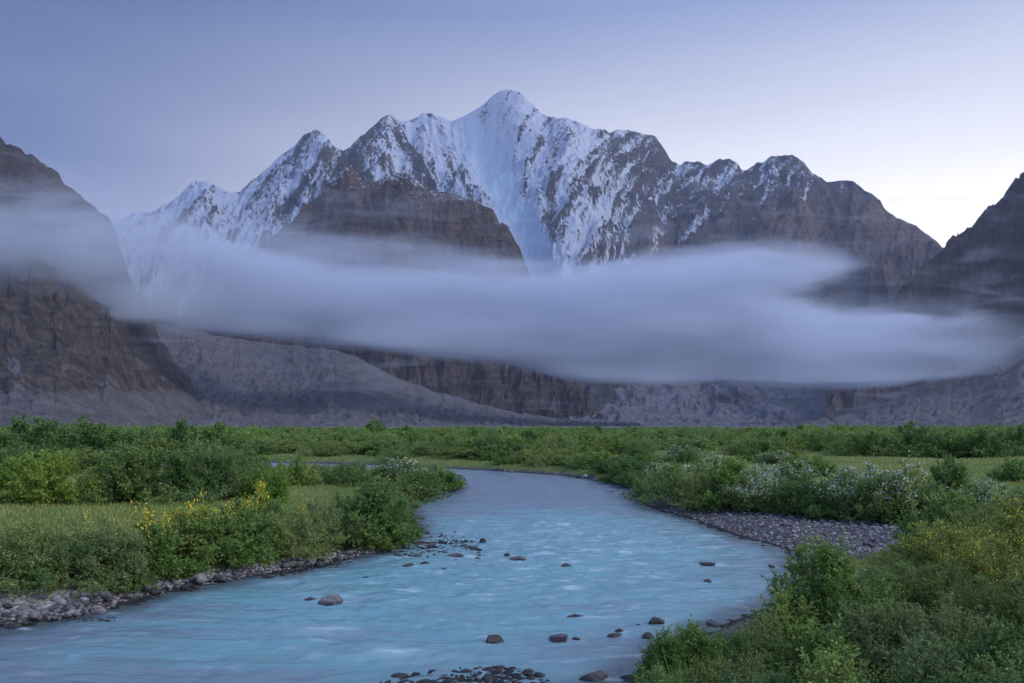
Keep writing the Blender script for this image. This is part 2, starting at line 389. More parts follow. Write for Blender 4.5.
def m_fan(A, PX, PY, T, sl, G0, G1, X, Y, Z):
    A['scree'] = 1.1 - .3 * sst(.5, .9, sl) * (G0 > .3)
crestD = [(60, 300), (150, 322), (200, 333), (250, 341), (300, 346), (345, 352), (375, 366), (400, 379), (440, 393), (480, 404), (520, 413), (560, 419), (640, 423.5)]
mountain('scree_slope', 'grey scree slope fanning down to the valley floor beside the left mountain', crestD, 4000, [(60, 1900), (400, 1500), (640, 800)], M_scree, (60, 640), 760, 300,
         curve=[(0, 0), (.3, .10), (.6, .34), (1, 1)], gfreq=1 / 190., gamp=14, goct=4, rough=4., masks=m_fan, seed=31, scale_smooth=25)

# far valley slopes below the fog
def m_far(A, PX, PY, T, sl, G0, G1, X, Y, Z):
    A['scree'] = 1.1 - .75 * blob(PX, PY, 735, 398, 45, 12) - .6 * blob(PX, PY, 800, 404, 25, 9)
crestF = [(480, 385), (540, 362), (600, 345), (660, 340), (720, 330), (780, 340), (840, 330), (920, 320), (1000, 330), (1100, 300), (1200, 280)]
mountain('valley_slope', 'dim grey lower slopes at the head of the valley under the fog', crestF, 6000, 2300, M_vale, (500, 1200), 800, 300,
         curve=[(0, 0), (.25, .07), (.5, .26), (.7, .55), (1, 1)], gfreq=1 / 330., gamp=36, goct=5, rough=10., masks=m_far, seed=41, scale_smooth=25)

# dark mountain at the right edge
def m_right(A, PX, PY, T, sl, G0, G1, X, Y, Z):
    A['scree'] = .8 - sst(.5, .9, sl) - .3 * G0 + 1.0 * sst(330, 375, PY)
crestE = [(826, 424.9), (845, 418), (860, 395), (870, 360), (880, 328), (893, 300), (910, 280), (925, 264), (938, 254), (944, 249), (948, 240), (954, 235), (962, 233), (970, 228), (978, 219), (985, 211), (992, 205),
          (999, 203), (1006, 192), (1014, 180), (1024, 171), (1060, 140), (1130, 100), (1300, 60), (1500, 40)]
mountain('dark_mountain', 'dark brown steep mountain at the right edge of the valley', crestE, 4800, [(820, 1100), (1000, 1900), (1500, 2200)], M_right, (826, 1500), 980, 420,
         curve=[(0, 0), (.2, .08), (.4, .28), (.7, .62), (1, 1)], gfreq=1 / 260., gamp=150, goct=6, rough=70., masks=m_right, seed=53, scale_smooth=4, jag=6.0, streak=dict(w=30., l=110., amp=170., dirs=[(900, 60, 40), (980, 60, 32), (1100, 90, 20)]), skew=[(820, -35), (1500, -10)])
def m_fanr(A, PX, PY, T, sl, G0, G1, X, Y, Z):
    A['scree'] = 1.0 - .35 * sst(.2, .6, G0) - .7 * blob(PX, PY, 1010, 350, 40, 14)
crestG = [(740, 424), (800, 420), (850, 408), (890, 394), (930, 380), (970, 362), (1005, 344), (1030, 332), (1100, 300), (1300, 240), (1500, 200)]
mountain('debris_slope', 'grey debris slope rising to the right edge of the valley', crestG, 3300, [(740, 600), (1000, 1500), (1500, 1900)], M_scree, (740, 1500), 1000, 320,
         curve=[(0, 0), (.3, .13), (.6, .42), (1, 1)], gfreq=1 / 160., gamp=14, goct=4, rough=5., masks=m_fanr, seed=61, scale_smooth=21, skew=[(740, -25), (1500, 0)])
# ------------------------------------------------------------------ valley floor and river
def poly(pts, z=0.0): return np.array([px2w(a, b, z) for a, b in pts])
# the water's edge, one closed outline (ordered), from the near left round the bend to the near right
river_px = [(-150, 655), (-60, 636), (0, 631), (60, 620), (100, 612), (130, 603), (165, 594), (200, 587), (250, 577), (300, 568), (345, 560), (380, 552), (404, 543), (418, 534), (416, 522), (408, 510),
            (404, 504), (416, 500), (436, 496), (452, 492), (462, 488), (452, 483), (430, 477), (405, 474), (350, 472), (290, 471), (200, 470), (60, 469), (-200, 468),
            (-200, 459), (60, 460), (200, 461), (300, 463), (380, 465), (440, 468), (500, 471), (560, 475), (610, 482), (640, 490), (634, 497), (646, 505), (664, 512), (690, 518), (716, 528), (742, 538),
            (772, 545), (790, 552), (800, 566), (800, 590), (775, 606), (742, 618), (716, 628), (690, 640), (668, 652), (650, 664), (620, 683), (600, 700), (560, 712), (500, 716), (430, 722), (330, 745),
            (180, 775), (-20, 800), (-250, 800)]
RIV = poly(river_px)
def inside(px, py, P):
    r = np.zeros(px.shape, bool); n = len(P)
    for i in range(n):
        x1, y1 = P[i]; x2, y2 = P[(i + 1) % n]
        if y1 == y2: continue
        c = ((y1 > py) != (y2 > py)) & (px < (x2 - x1) * (py - y1) / (y2 - y1) + x1)
        r ^= c
    return r
def sdist(px, py, P):
    d = np.full(px.shape, 1e9); n = len(P)
    for i in range(n):
        a = P[i]; e = P[(i + 1) % n] - a; L = (e * e).sum() + 1e-9
        t = np.clip(((px - a[0]) * e[0] + (py - a[1]) * e[1]) / L, 0, 1)
        d = np.minimum(d, np.hypot(px - a[0] - t * e[0], py - a[1] - t * e[1]))
    return np.where(inside(px, py, P), -d, d)
bar_px = [(600, 486), (640, 485), (668, 500), (700, 509), (740, 514), (790, 516), (850, 518), (905, 528), (912, 545), (880, 556), (820, 570), (800, 566), (740, 545), (690, 525), (640, 505), (606, 494)]
BAR = poly(bar_px)
def ground_z(x, y):
    s = sdist(x, y, RIV); b = sdist(x, y, BAR)
    n = fbm(x * .12, y * .12, 4, 5); n2 = fbm(x * .9, y * .9, 3, 8)
    up = .10 * sst(0, .5, s) + .42 * sst(.5, 2.4, s) + .25 * sst(2, 12, s)
    up = up * (.35 + .65 * sst(.0, 2.5, b)) + .22 * n * sst(.5, 5, s) + .05 * n2 * sst(.1, 1, s)
    z = np.where(s > 0, np.maximum(up, .03 + .02 * n2), -.5 * sst(0, 2.5, -s))
    r = np.hypot(x, y)
    knoll = np.maximum(0, 3.35 - .30 * np.maximum(y - 1, 0) - .02 * np.abs(x)) * sst(17, 10, r) + 0
    rightbank = .9 * sst(.5, 5, s) * sst(3, 8, x) * sst(32, 18, y) * sst(2, 6, y)
    far = .0 * r
    return np.where(s > 0, np.maximum(z + rightbank, knoll), z) + far, s, b
def build_ground():
    th = np.concatenate([np.linspace(-180, -50, 60)[:-1], np.linspace(-50, 50, 760), np.linspace(50, 180, 60)[1:]])
    r = np.concatenate([[.3], np.geomspace(2, 160, 560), np.geomspace(160, 60000, 130)[1:]])
    TH, RR = np.meshgrid(np.radians(th), r)
    X = RR * np.sin(TH); Y = RR * np.cos(TH)
    near = RR < 400
    Z = np.full(X.shape, .6); S = np.full(X.shape, 100.); B = np.full(X.shape, 100.)
    z, s, b = ground_z(X[near], Y[near]); Z[near] = z; S[near] = s; B[near] = b
    back = (Y < 0) & (RR < 60); Z[back] = np.maximum(Z[back], 3.2 * sst(60, 10, RR[back]))
    # the sheet sinks gently far outside the valley
    gravel = np.clip(1 - sst(.5, 1.5, S), 0, 1); gravel = np.maximum(gravel, 1 - sst(-.4, 1.0, B + .8 * fbm(X * .7, Y * .7, 3, 2)))
    gravel = np.where(S < 0, 1, gravel)
    moor = np.clip(sst(700, 1300, RR), 0, 1)
    V = np.stack([X, Y, Z], -1).reshape(-1, 3)
    m, nt = new_mat('ground'); b_ = NB(nt)
    pos = b_.n('ShaderNodeNewGeometry').outputs['Position']
    ga, sa, mo = b_.attr('gravel'), b_.attr('shore'), b_.attr('moor')
    n1 = b_.noise(pos, .05, 5, .6); n2 = b_.noise(pos, .9, 6, .7); n3 = b_.noise(pos, 14, 4, .7)
    g = b_.mix(b_.map(n1, .38, .62), (.10, .165, .035), (.19, .215, .060))
    g = b_.mix(b_.map(n2, .35, .7), g, (.085, .14, .035))
    g = b_.mix(b_.map(n3, .5, .75, 0, .6), g, (.22, .24, .085))
    g = b_.mix(b_.map(b_.noise(pos, .022, 3, .5), .52, .66, 0, .5), g, (.26, .25, .10))
    vor = b_.n('ShaderNodeTexVoronoi', {'Vector': pos, 'Scale': 9.0}); vor2 = b_.n('ShaderNodeTexVoronoi', {'Vector': pos, 'Scale': 22.0})
    st = b_.mix(b_.map(b_.n('ShaderNodeSeparateColor', {0: vor.outputs['Color']}).outputs[0], 0, 1), (.10, .095, .095), (.27, .255, .25))
    st = b_.mix(b_.map(vor.outputs['Distance'], .28, .6, 0, .85), st, (.04, .035, .03))
    st = b_.mix(b_.map(sa, .10, .35), (.030, .030, .030), st)
    col = b_.mix(b_.map(b_.math('ADD', ga, b_.math('MULTIPLY_ADD', n2, .5, -.25)), .4, .6), g, st)
    col = b_.mix(mo, col, b_.mix(b_.map(n1, .4, .6), (.15, .14, .135), (.18, .165, .155)))
    hh = b_.math('ADD', b_.math('MULTIPLY', vor.outputs['Distance'], b_.math('MULTIPLY', ga, -1.6)), b_.math('MULTIPLY', n3, .5))
    b_.out(b_.pbsdf(Base_Color=col, Roughness=.9, Normal=b_.bump(hh, .8, .05), Specular_IOR_Level=.2))
    me = mesh_np('ground', V, grid_faces(len(r), len(th)), [m], True, {'gravel': gravel, 'shore': np.clip(S, 0, 1), 'moor': moor})
    o = link(bpy.data.objects.new('ground', me)); tag(o, 'green valley floor of grass and gravel either side of the river', 'ground', kind='structure')
    return o
build_ground()

ROCKS_IN = []     # (x, y, radius) of stones standing in the water, filled by the stone list below
def flow_dir(x, y):
    return None
def build_water():
    xs = np.concatenate([np.linspace(-200, -42, 60)[:-1], np.linspace(-42, 22, 620), np.linspace(22, 60, 20)[1:]])
    ys = np.concatenate([np.geomspace(6, 130, 760), np.linspace(130, 150, 4)[1:]])
    X, Y = np.meshgrid(xs, ys)
    # choppy, long-exposed current: broad swells across the flow and finer riffles
    wx = X + 1.5 * fbm(X * .15, Y * .15, 2, 3); wy = Y + 1.5 * fbm(X * .15 + 7, Y * .15, 2, 4)
    a = R(-28) * 0 + np.interp(Y, [15, 30, 60, 100], [-.9, -.5, .1, .9])    # heading of the current
    u = wx * np.cos(a) + wy * np.sin(a); v = -wx * np.sin(a) + wy * np.cos(a)
    rif = np.exp(-(((X - 2.5) / 7.) ** 2 + ((Y - 34) / 12.) ** 2)); rif2 = np.exp(-(((X + 4) / 7.) ** 2 + ((Y - 22) / 7.) ** 2))
    amp = .6 + 2.6 * rif + 1.9 * rif2
    Z = amp * (.045 * fbm(wx * .35, wy * .9, 3, 21) + .028 * fbm(wx * 1.0, wy * 2.4, 3, 22) + .012 * fbm(wx * 2.6, wy * 5., 2, 23))
    foam = sst(.14, .45, fbm(wx * .7, wy * 2.4, 5, 24, .62) + .16 * rif - .02) * (rif * .70 + rif2 * .42 + .14)
    foam += .8 * sst(.25, .6, fbm(wx * .9, wy * 3., 3, 29)) * rif
    for (rx, ry, rr, up) in [(*px2w(323, 628), .75, .10), (*px2w(381, 652), .9, .09), (*px2w(575, 616), .5, .05), (*px2w(620, 548), .8, .06)]:
        d = np.exp(-(((X - rx) / (rr * 1.5)) ** 2 + ((Y - ry) / rr) ** 2)); Z += up * d
        foam += .35 * np.exp(-(((X - rx - rr * .3) / (rr * 1.3)) ** 2 + ((Y - ry + rr * .4) / (rr * .5)) ** 2))
    for (rx, ry, rr) in ROCKS_IN:
        k = (np.abs(X - rx) < 4) & (np.abs(Y - ry) < 4)
        d = np.hypot(X[k] - rx, (Y[k] - ry) * 1.0)
        Z[k] += .02 * np.exp(-((d - rr) / (.25 * rr + .08)) ** 2)
        foam[k] += .9 * np.exp(-((X[k] - rx - rr * .9) / (rr * .9)) ** 2 - ((Y[k] - ry + rr * .15) / (rr * .35)) ** 2)
    S = sdist(X, Y, RIV)
    V = np.stack([X, Y, Z], -1).reshape(-1, 3)
    m, nt = new_mat('river_water'); b = NB(nt)
    pos = b.n('ShaderNodeNewGeometry').outputs['Position']
    fo = b.attr('foam'); sh = b.attr('depth')
    st = b.n('ShaderNodeVectorMath', {0: pos, 1: (.55, 1.6, 1)}, operation='MULTIPLY').outputs[0]
    n1 = b.noise(st, .28, 4, .55, .8); n2 = b.noise(st, 1.6, 5, .6, .5)
    rf = b.attr('riffle'); deep = b.mix(b.map(b.math('ADD', rf, b.math('MULTIPLY_ADD', n2, .6, -.3)), .1, .8), (.190, .245, .295), (.180, .365, .390))
    col = b.mix(b.map(sh, 0, 1), (.09, .13, .145), deep)
    col = b.mix(b.math('MULTIPLY', fo, b.map(n2, .35, .7, .35, 1.0), clamp=True), col, (.58, .68, .73))
    rough = b.math('MULTIPLY_ADD', fo, .3, .24)
    bp = b.bump(b.math('ADD', b.math('MULTIPLY', n1, .6), b.math('ADD', b.math('MULTIPLY', n2, .4), b.math('MULTIPLY', b.noise(st, 5.5, 3, .6, .4), .12))), 1.0, .13)
    b.out(b.pbsdf(Base_Color=col, Roughness=rough, Normal=bp, IOR=1.33, Specular_IOR_Level=.5))
    me = mesh_np('river', V, grid_faces(len(ys), len(xs)), [m], True, {'foam': np.clip(foam, 0, 1), 'riffle': np.clip(.15 + rif * 1.0 + rif2 * .55 + .55 * fbm(wx * .22, wy * .5, 4, 41), 0, 1), 'depth': sst(0, 1.6, -S)})
    o = link(bpy.data.objects.new('river', me)); tag(o, 'milky turquoise river bending through the green valley', 'river', kind='structure')
# ------------------------------------------------------------------ stones
def rock_mat(name, base, dark):
    m, nt = new_mat(name); b = NB(nt)
    pos = b.n('ShaderNodeNewGeometry').outputs['Position']; oi = b.n('ShaderNodeObjectInfo').outputs['Random']
    n1 = b.noise(pos, 5, 5, .65); n2 = b.noise(pos, 30, 4, .7)
    col = b.mix(b.map(n1, .35, .65), dark, base)
    k = b.math('MULTIPLY_ADD', oi, .9, .5)
    col = b.mix(1.0, col, b.n('ShaderNodeCombineColor', {0: k, 1: k, 2: b.math('MULTIPLY', k, b.math('MULTIPLY_ADD', oi, .15, .92))}).outputs[0], 'MULTIPLY')
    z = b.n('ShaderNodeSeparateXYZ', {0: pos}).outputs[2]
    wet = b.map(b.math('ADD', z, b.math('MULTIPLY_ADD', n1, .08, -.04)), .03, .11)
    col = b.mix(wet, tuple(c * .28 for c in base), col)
    b.out(b.pbsdf(Base_Color=col, Roughness=b.math('MULTIPLY_ADD', wet, .55, .3), Normal=b.bump(b.math('ADD', n1, b.math('MULTIPLY', n2, .4)), .7, .03), Specular_IOR_Level=.3))
    return m
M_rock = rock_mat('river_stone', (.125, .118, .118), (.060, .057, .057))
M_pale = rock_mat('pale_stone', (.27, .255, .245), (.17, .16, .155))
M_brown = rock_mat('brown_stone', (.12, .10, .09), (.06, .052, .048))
def ico(sub):
    import bmesh
    bm = bmesh.new(); bmesh.ops.create_icosphere(bm, subdivisions=sub, radius=1)
    V = np.array([v.co[:] for v in bm.verts]); Fc = np.array([[v.index for v in f.verts] for f in bm.faces]); bm.free()
    return V, Fc
ICO3, ICO2, ICO1 = ico(4), ico(2), ico(1)
def rock_shape(V, seed, sharp=.22):
    r = np.random.RandomState(seed); V = V.copy()
    for _ in range(14):            # worn facets
        n = r.normal(size=3); n /= np.linalg.norm(n); d = r.uniform(.48, .88)
        k = V @ n; V -= np.outer(np.maximum(k - d, 0) * .96, n)
    o = seed * 3.7
    n = fbm(V[:, 0] * 1.3 + o + V[:, 2], V[:, 1] * 1.3 - V[:, 2] * .7, 3, seed)
    V *= (1 + sharp * n)[:, None]
    V[:, 2] *= .62
    return V
ROCK_M = {}
def rock_mesh(i, mat, hi=True):
    k = (i, mat.name, hi)
    if k not in ROCK_M:
        V, Fc = (ICO3 if hi else ICO2); ROCK_M[k] = mesh_np('rock', rock_shape(V, i + 1), Fc, [mat], True)
    return ROCK_M[k]
rr_ = random.Random(4)
def add_rock(x, y, z, sx, sy, sz, label, group=None, mat=None, name='river_stone', var=None, hi=True, rot=None):
    o = bpy.data.objects.new(name, rock_mesh(var if var is not None else rr_.randrange(8), mat or M_rock, hi))
    o.location = (x, y, z); o.scale = (sx, sy, sz); o.rotation_euler = (rr_.uniform(-.12, .12), rr_.uniform(-.12, .12), rot if rot is not None else rr_.uniform(-.5, .5) + rr_.choice((0, math.pi)))
    link(o); tag(o, label, 'stone', group); return o
named = [   # px, py of the foot, width px, height px, material, label
    (329, 604, 34, 11, M_pale, 'large pale grey boulder standing alone in the current of the near river', 5),
    (308, 602, 19, 6, M_rock, 'small dark stone touching the left side of the large pale boulder in the river', 2),
    (96, 616, 25, 10, M_pale, 'rounded pale stone at the right end of the rocky spit on the left bank', 3),
    (36, 613, 34, 8, M_pale, 'broad flat pale slab in the rocky spit on the left bank', 4),
    (34, 600, 19, 7, M_brown, 'brownish rounded stone just above the flat pale slab on the left bank', 5),
    (72, 614, 20, 8, M_rock, 'mid grey stone between the flat pale slab and the rounded pale stone', 6),
    (9, 631, 22, 7, M_rock, 'dark wet stone at the water edge in the bottom left, lowest of the spit', 7),
    (58, 604, 22, 7, M_rock, 'flat grey stone behind the rocky spit under the left bank bushes', 0),
    (139, 585, 18, 9, M_brown, 'upright brown stone against the bushes on the left bank waterline', 1),
    (187, 581, 24, 8, M_pale, 'pale flat stone of the pair beside the left bank waterline', 2),
    (211, 581, 20, 7, M_rock, 'grey stone right of the pale flat stone on the left waterline', 3),
    (108, 599, 18, 7, M_pale, 'small pale stone where the left bank bushes meet the rocky spit', 4),
    (266, 579, 20, 3, M_rock, 'flat wet stone barely above the water off the left bank', 5),
    (495, 645, 28, 10, M_brown, 'dark domed stone standing in the water above the bottom gravel bar', 6),
    (560, 641, 26, 6, M_rock, 'long low wet stone right of the dark domed stone', 7),
    (577, 640, 10, 4, M_rock, 'little wet stone at the end of the long low stone', 0),
    (615, 637, 17, 4, M_rock, 'thin flat stone near the middle of the lower right water', 1),
    (619, 632, 12, 4, M_brown, 'small brown stone just behind the thin flat stone', 2),
    (639, 627, 12, 3, M_rock, 'narrow dark stone in the water right of the small brown stone', 3),
    (658, 625, 17, 9, M_brown, 'rounded brown stone with a twig over it near the right bank sprigs', 4),
    (649, 640, 19, 9, M_rock, 'dark oval stone in the water beside the near right bank bushes', 5),
    (653, 653, 16, 8, M_rock, 'grey stone by the near right bank below the dark oval stone', 6),
    (651, 662, 14, 6, M_rock, 'small dark stone by the near right bank, lowest in its line', 7),
    (716, 628, 19, 12, M_rock, 'steep grey stone half hidden behind the right bank grass tuft', 0),
    (594, 683, 36, 14, M_brown, 'big brown stone at the bottom edge right of the gravel bar', 1),
    (575, 619, 26, 5, M_brown, 'low brown stone washed by a ripple in the middle of the river', 2),
    (566, 568, 22, 5, M_rock, 'dark low stone in mid river below the riffles', 3),
    (518, 561, 20, 5, M_rock, 'flat dark stone in mid river next to the left gravel spit', 4),
    (507, 556, 9, 4, M_brown, 'tiny brown stone left of the flat dark mid river stone', 5),
    (709, 583, 13, 4, M_brown, 'small dark stone alone in the smooth water near the right bank', 6),
    (710, 565, 22, 2, M_rock, 'flat stone just breaking the surface off the right shore', 7),
    (773, 568, 9, 6, M_rock, 'grey stone at the foot of the tall near right bush', 0),
    (406, 568, 17, 6, M_rock, 'dark stone leading the scattered stones off the left bank', 1),
    (424, 565, 13, 5, M_brown, 'brown stone right of the leading dark stone off the left bank', 2),
    (443, 571, 12, 4, M_rock, 'small dark stone standing apart below the scattered stones', 3),
    (366, 579, 7, 3, M_rock, 'tiny stone alone in the water near the left bank bend', 4),
    (455, 558, 28, 5, M_brown, 'long brown stone in the scattered stones off the left bank', 5),
    (483, 543, 11, 6, M_brown, 'pointed brown stone at the far end of the scattered stones', 6),
    (417, 557, 11, 4, M_pale, 'small pale stone among the scattered stones off the left bank', 7),
    (399, 557, 14, 5, M_rock, 'grey stone nearest the left bank in the scattered stones', 0),
    (421, 520, 9, 4, M_rock, 'lone dark stone in the water off the low left point', 1),
    (381, 657, 26, 4, M_rock, 'submerged flat stone under a ripple at the bottom of the river', 2)]
for px_, py_, wpx, hpx, mt, lab, var in named:
    x, y = px2w(px_, py_); w = wpx / F * y * .9; h = hpx / F * y * .85
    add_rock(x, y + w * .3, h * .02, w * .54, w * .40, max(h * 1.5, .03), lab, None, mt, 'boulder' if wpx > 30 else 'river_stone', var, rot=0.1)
    ROCKS_IN.append((x, y + w * .3, w * .5))
# bottom gravel bar of dark flat stones
def scatter_px(n, box, keep, seed, mn):
    r = random.Random(seed); out = []; tries = 0
    while len(out) < n and tries < n * 60:
        tries += 1; px_ = r.uniform(box[0], box[2]); py_ = r.uniform(box[1], box[3])
        if not keep(px_, py_): continue
        if any(abs(px_ - a) < mn * (c) and abs(py_ - b_) < mn * .42 * c for a, b_, c in out): continue
        out.append((px_, py_, 1.0))
    return [(a, b_) for a, b_, _ in out]
def edge(px_, t): p = np.array(t, float); return float(np.interp(px_, p[:, 0], p[:, 1]))
def zone(pts, sz, label, group, seed, mats=(M_rock, M_rock, M_brown, M_pale), lift=.25, emb=.0, where=None):
    r = random.Random(seed)
    for px_, py_ in pts:
        x, y = px2w(px_, py_); gz = float(ground_z(np.array([x]), np.array([y]))[0][0]); gz = max(gz, -.03)
        if gz > .05: x, y = px2w(px_, py_, gz)
        w = r.uniform(*sz) * r.choice((.7, 1, 1, 1.3)); mt = r.choice(mats)
        def nm(w, px_, mt):
            if where is None: return label, group
            a = {'river_stone': 'grey', 'pale_stone': 'pale', 'brown_stone': 'brown'}[mt.name]; q = 'larger' if w > sum(sz) / 2 else 'small'
            if 'waterline' in where:
                p_ = 'below the far left feathery bushes' if px_ < 180 else 'below the tallest left bank bush' if px_ < 235 else 'between the tallest left bank bush and the bend' if px_ < 335 else 'at the foot of the dark dome bush'
                return f'{q} {a} stone on the waterline {p_}', f'{q} {a} waterline stones {p_}'
            p_ = 'left of the flat pale slab' if px_ < 34 else 'right of the flat pale slab'
            return f'{q} {a} stone {where}, {p_}', f'{q} {a} spit stones {p_}'
        add_rock(x, y, gz + w * emb, w * .5, w * r.uniform(.32, .45), w * r.uniform(.32, .5), *nm(w, px_, mt), mt, hi=False)
zone(scatter_px(44, (385, 662, 545, 690), lambda a, b_: b_ > edge(a, [(385, 678), (420, 670), (440, 664), (500, 664), (520, 666), (545, 676)]), 3, 9), (.22, .42),
     'dark wet stone in the gravel bar at the bottom middle of the photo', 'stones of the bottom gravel bar', 1, (M_rock, M_brown, M_rock))
zone(scatter_px(34, (0, 592, 110, 628), lambda a, b_: abs(b_ - edge(a, [(0, 616), (60, 607), (110, 600)])) < 12, 4, 8), (.16, .42),
     'grey stone of the rocky spit below the bushes at the lower left', 'stones of the left rocky spit', 2, where='of the lower left rocky spit')
WL = [(100, 603), (165, 589), (200, 583), (250, 576), (300, 567), (345, 559), (380, 551), (404, 543), (418, 534), (414, 520), (408, 510)]
zone(scatter_px(56, (112, 545, 400, 600), lambda a, b_: abs(b_ - edge(a, WL) + 1) < 5, 5, 5), (.15, .48),
     'grey or brown stone lining the waterline under the left bank bushes', 'stones lining the left waterline', 3, where='lining the waterline')
zone(scatter_px(64, (385, 525, 480, 562), lambda a, b_: (a - 420) ** 2 / 56.**2 + (b_ - 543 - (a - 420) * .12) ** 2 / 14.**2 < 1, 6, 3.5), (.16, .38),
     'small stone in the shallows off the left bank bend', 'scattered stones in the shallows', 4)
zone(scatter_px(70, (615, 487, 905, 572), lambda a, b_: b_ > edge(a, [(615, 488), (660, 500), (700, 514), (800, 520), (905, 528)]) and b_ < edge(a, [(615, 494), (660, 510), (700, 522), (740, 537), (800, 560), (905, 560)]), 7, 5), (.18, .42),
     'grey cobble lying on the gravel bar along the right shore', 'cobbles of the right gravel bar', 5)
zone(scatter_px(22, (480, 468, 640, 490), lambda a, b_: abs(b_ - edge(a, [(480, 469), (560, 474), (610, 481), (640, 489)])) < 1.5, 8, 3), (.4, .8),
     'dark stone at the foot of the far bank where the river bends', 'stones along the far bank', 6)
def build_gravel():
    V0, F0 = ICO1; r = np.random.RandomState(5)
    Vs = []; Fs = []; n = 0
    P = []
    def put(px_, py_, lo, hi):
        x, y = px2w(px_, py_); P.append((x, y, lo, hi))
    rr = random.Random(8)
    for _ in range(9000):
        a, b_ = rr.uniform(605, 912), rr.uniform(485, 572)
        if edge(a, [(605, 486), (640, 486), (668, 500), (700, 509), (740, 514), (850, 518), (912, 530)]) < b_ < edge(a, [(605, 492), (640, 502), (664, 511), (716, 528), (772, 545), (790, 556), (800, 572)]): put(a, b_, .05, .2)
    for _ in range(2600):
        a = rr.uniform(0, 420); b_ = edge(a, [(0, 622)] + WL[:9] + [(425, 530)]) + rr.gauss(-2, 3.0); put(a, b_, .05, .18)
    for _ in range(1500): put(rr.uniform(0, 115), rr.uniform(594, 621), .04, .16)
    for _ in range(1300):
        a, b_ = rr.uniform(380, 550), rr.uniform(664, 700)
        if b_ > edge(a, [(385, 680), (420, 673), (440, 667), (500, 667), (520, 670), (545, 680)]): put(a, b_, .05, .15)
    for _ in range(700):
        a = rr.uniform(380, 480); b_ = 543 + (a - 420) * .12 + rr.gauss(0, 6); put(a, b_, .06, .2)
    A = np.array(P); x, y = A[:, 0], A[:, 1]; z = np.maximum(ground_z(x, y)[0], -.02)
    s = r.uniform(A[:, 2], A[:, 3]) * .6; an = r.uniform(0, 6.28, len(A))
    sh = [rock_shape(V0, k + 40, .3) for k in range(6)]
    for k in range(6):
        ii = np.arange(k, len(A), 6); c, q = np.cos(an[ii]), np.sin(an[ii]); v = sh[k][None] * s[ii, None, None]
        v = np.stack([v[..., 0] * c[:, None] * 1.25 - v[..., 1] * q[:, None], v[..., 0] * q[:, None] * 1.25 + v[..., 1] * c[:, None], v[..., 2] * 1.0], -1)
        v += np.stack([x[ii], y[ii], z[ii] + s[ii] * .12], -1)[:, None]
        f = F0[None] + (n + np.arange(len(ii)) * len(V0))[:, None, None]; n += len(ii) * len(V0)
        Vs.append(v.reshape(-1, 3)); Fs.append(f.reshape(-1, 3))
    m, nt = new_mat('gravel_stone'); b = NB(nt)
    ri = b.n('ShaderNodeNewGeometry'); k = ri.outputs['Random Per Island']
    col = b.n('ShaderNodeValToRGB', {0: k}); ramp_(col, [(0, (.08, .075, .075)), (.35, (.18, .17, .168)), (.8, (.26, .248, .24)), (1, (.42, .40, .385))])
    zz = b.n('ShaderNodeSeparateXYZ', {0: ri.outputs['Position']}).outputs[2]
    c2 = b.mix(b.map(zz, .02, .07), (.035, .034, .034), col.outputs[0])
    b.out(b.pbsdf(Base_Color=c2, Roughness=.8, Specular_IOR_Level=.25))
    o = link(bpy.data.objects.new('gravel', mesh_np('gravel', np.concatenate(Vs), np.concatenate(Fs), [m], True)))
    tag(o, 'loose grey river gravel along the shores and bars', 'gravel', kind='stuff')
def ramp_(n, stops):
    el = n.color_ramp.elements
    while len(el) > 1: el.remove(el[-1])
    el[0].position = stops[0][0]; el[0].color = (*stops[0][1], 1)
    for p, c in stops[1:]:
        e = el.new(p); e.color = (*c, 1)
build_gravel()
build_water()
# ------------------------------------------------------------------ shrubs, herbs and grass
def leaf_mat(name, ca, cb, ob=.35, trans=.35, nsc=2.2):
    m, nt = new_mat(name); b = NB(nt)
    g = b.n('ShaderNodeNewGeometry'); ri = g.outputs['Random Per Island']; oi = b.n('ShaderNodeObjectInfo').outputs['Random']
    oc = b.n('ShaderNodeTexCoord').outputs['Object']
    col = b.mix(b.map(b.noise(oc, nsc, 3, .6), .35, .65), ca, cb)
    k = b.math('ADD', b.math('MULTIPLY_ADD', ri, .55, .72), b.math('MULTIPLY_ADD', oi, ob, -ob / 2))
    kr = b.math('MULTIPLY', k, b.math('MULTIPLY_ADD', oi, .3, .85))
    col = b.mix(1.0, col, b.n('ShaderNodeCombineColor', {0: kr, 1: k, 2: k}).outputs[0], 'MULTIPLY')
    p = b.pbsdf(Base_Color=col, Roughness=.55, Specular_IOR_Level=.25)
    t = b.n('ShaderNodeBsdfTranslucent', {'Color': col}).outputs[0]
    mxs = b.n('ShaderNodeMixShader', {0: trans, 1: p, 2: t}).outputs[0]
    b.out(mxs); return m
L_willow = leaf_mat('willow_leaf', (.215, .320, .090), (.275, .365, .120))
L_leafy = leaf_mat('green_leaf', (.175, .300, .062), (.250, .360, .085))
L_dark = leaf_mat('dark_leaf', (.130, .230, .058), (.185, .295, .076))
L_lime = leaf_mat('lime_leaf', (.230, .360, .055), (.30, .40, .070))
L_grey = leaf_mat('greygreen_leaf', (.215, .305, .100), (.275, .350, .130))
L_olive = leaf_mat('olive_leaf', (.210, .295, .068), (.265, .330, .090))
L_grass = leaf_mat('grass_blade', (.190, .300, .058), (.390, .390, .125), nsc=.13)
def flat_mat(name, ca, cb):
    m, nt = new_mat(name); b = NB(nt); ri = b.n('ShaderNodeNewGeometry').outputs['Random Per Island']
    b.out(b.pbsdf(Base_Color=b.mix(ri, ca, cb), Roughness=.7, Specular_IOR_Level=.1)); return m
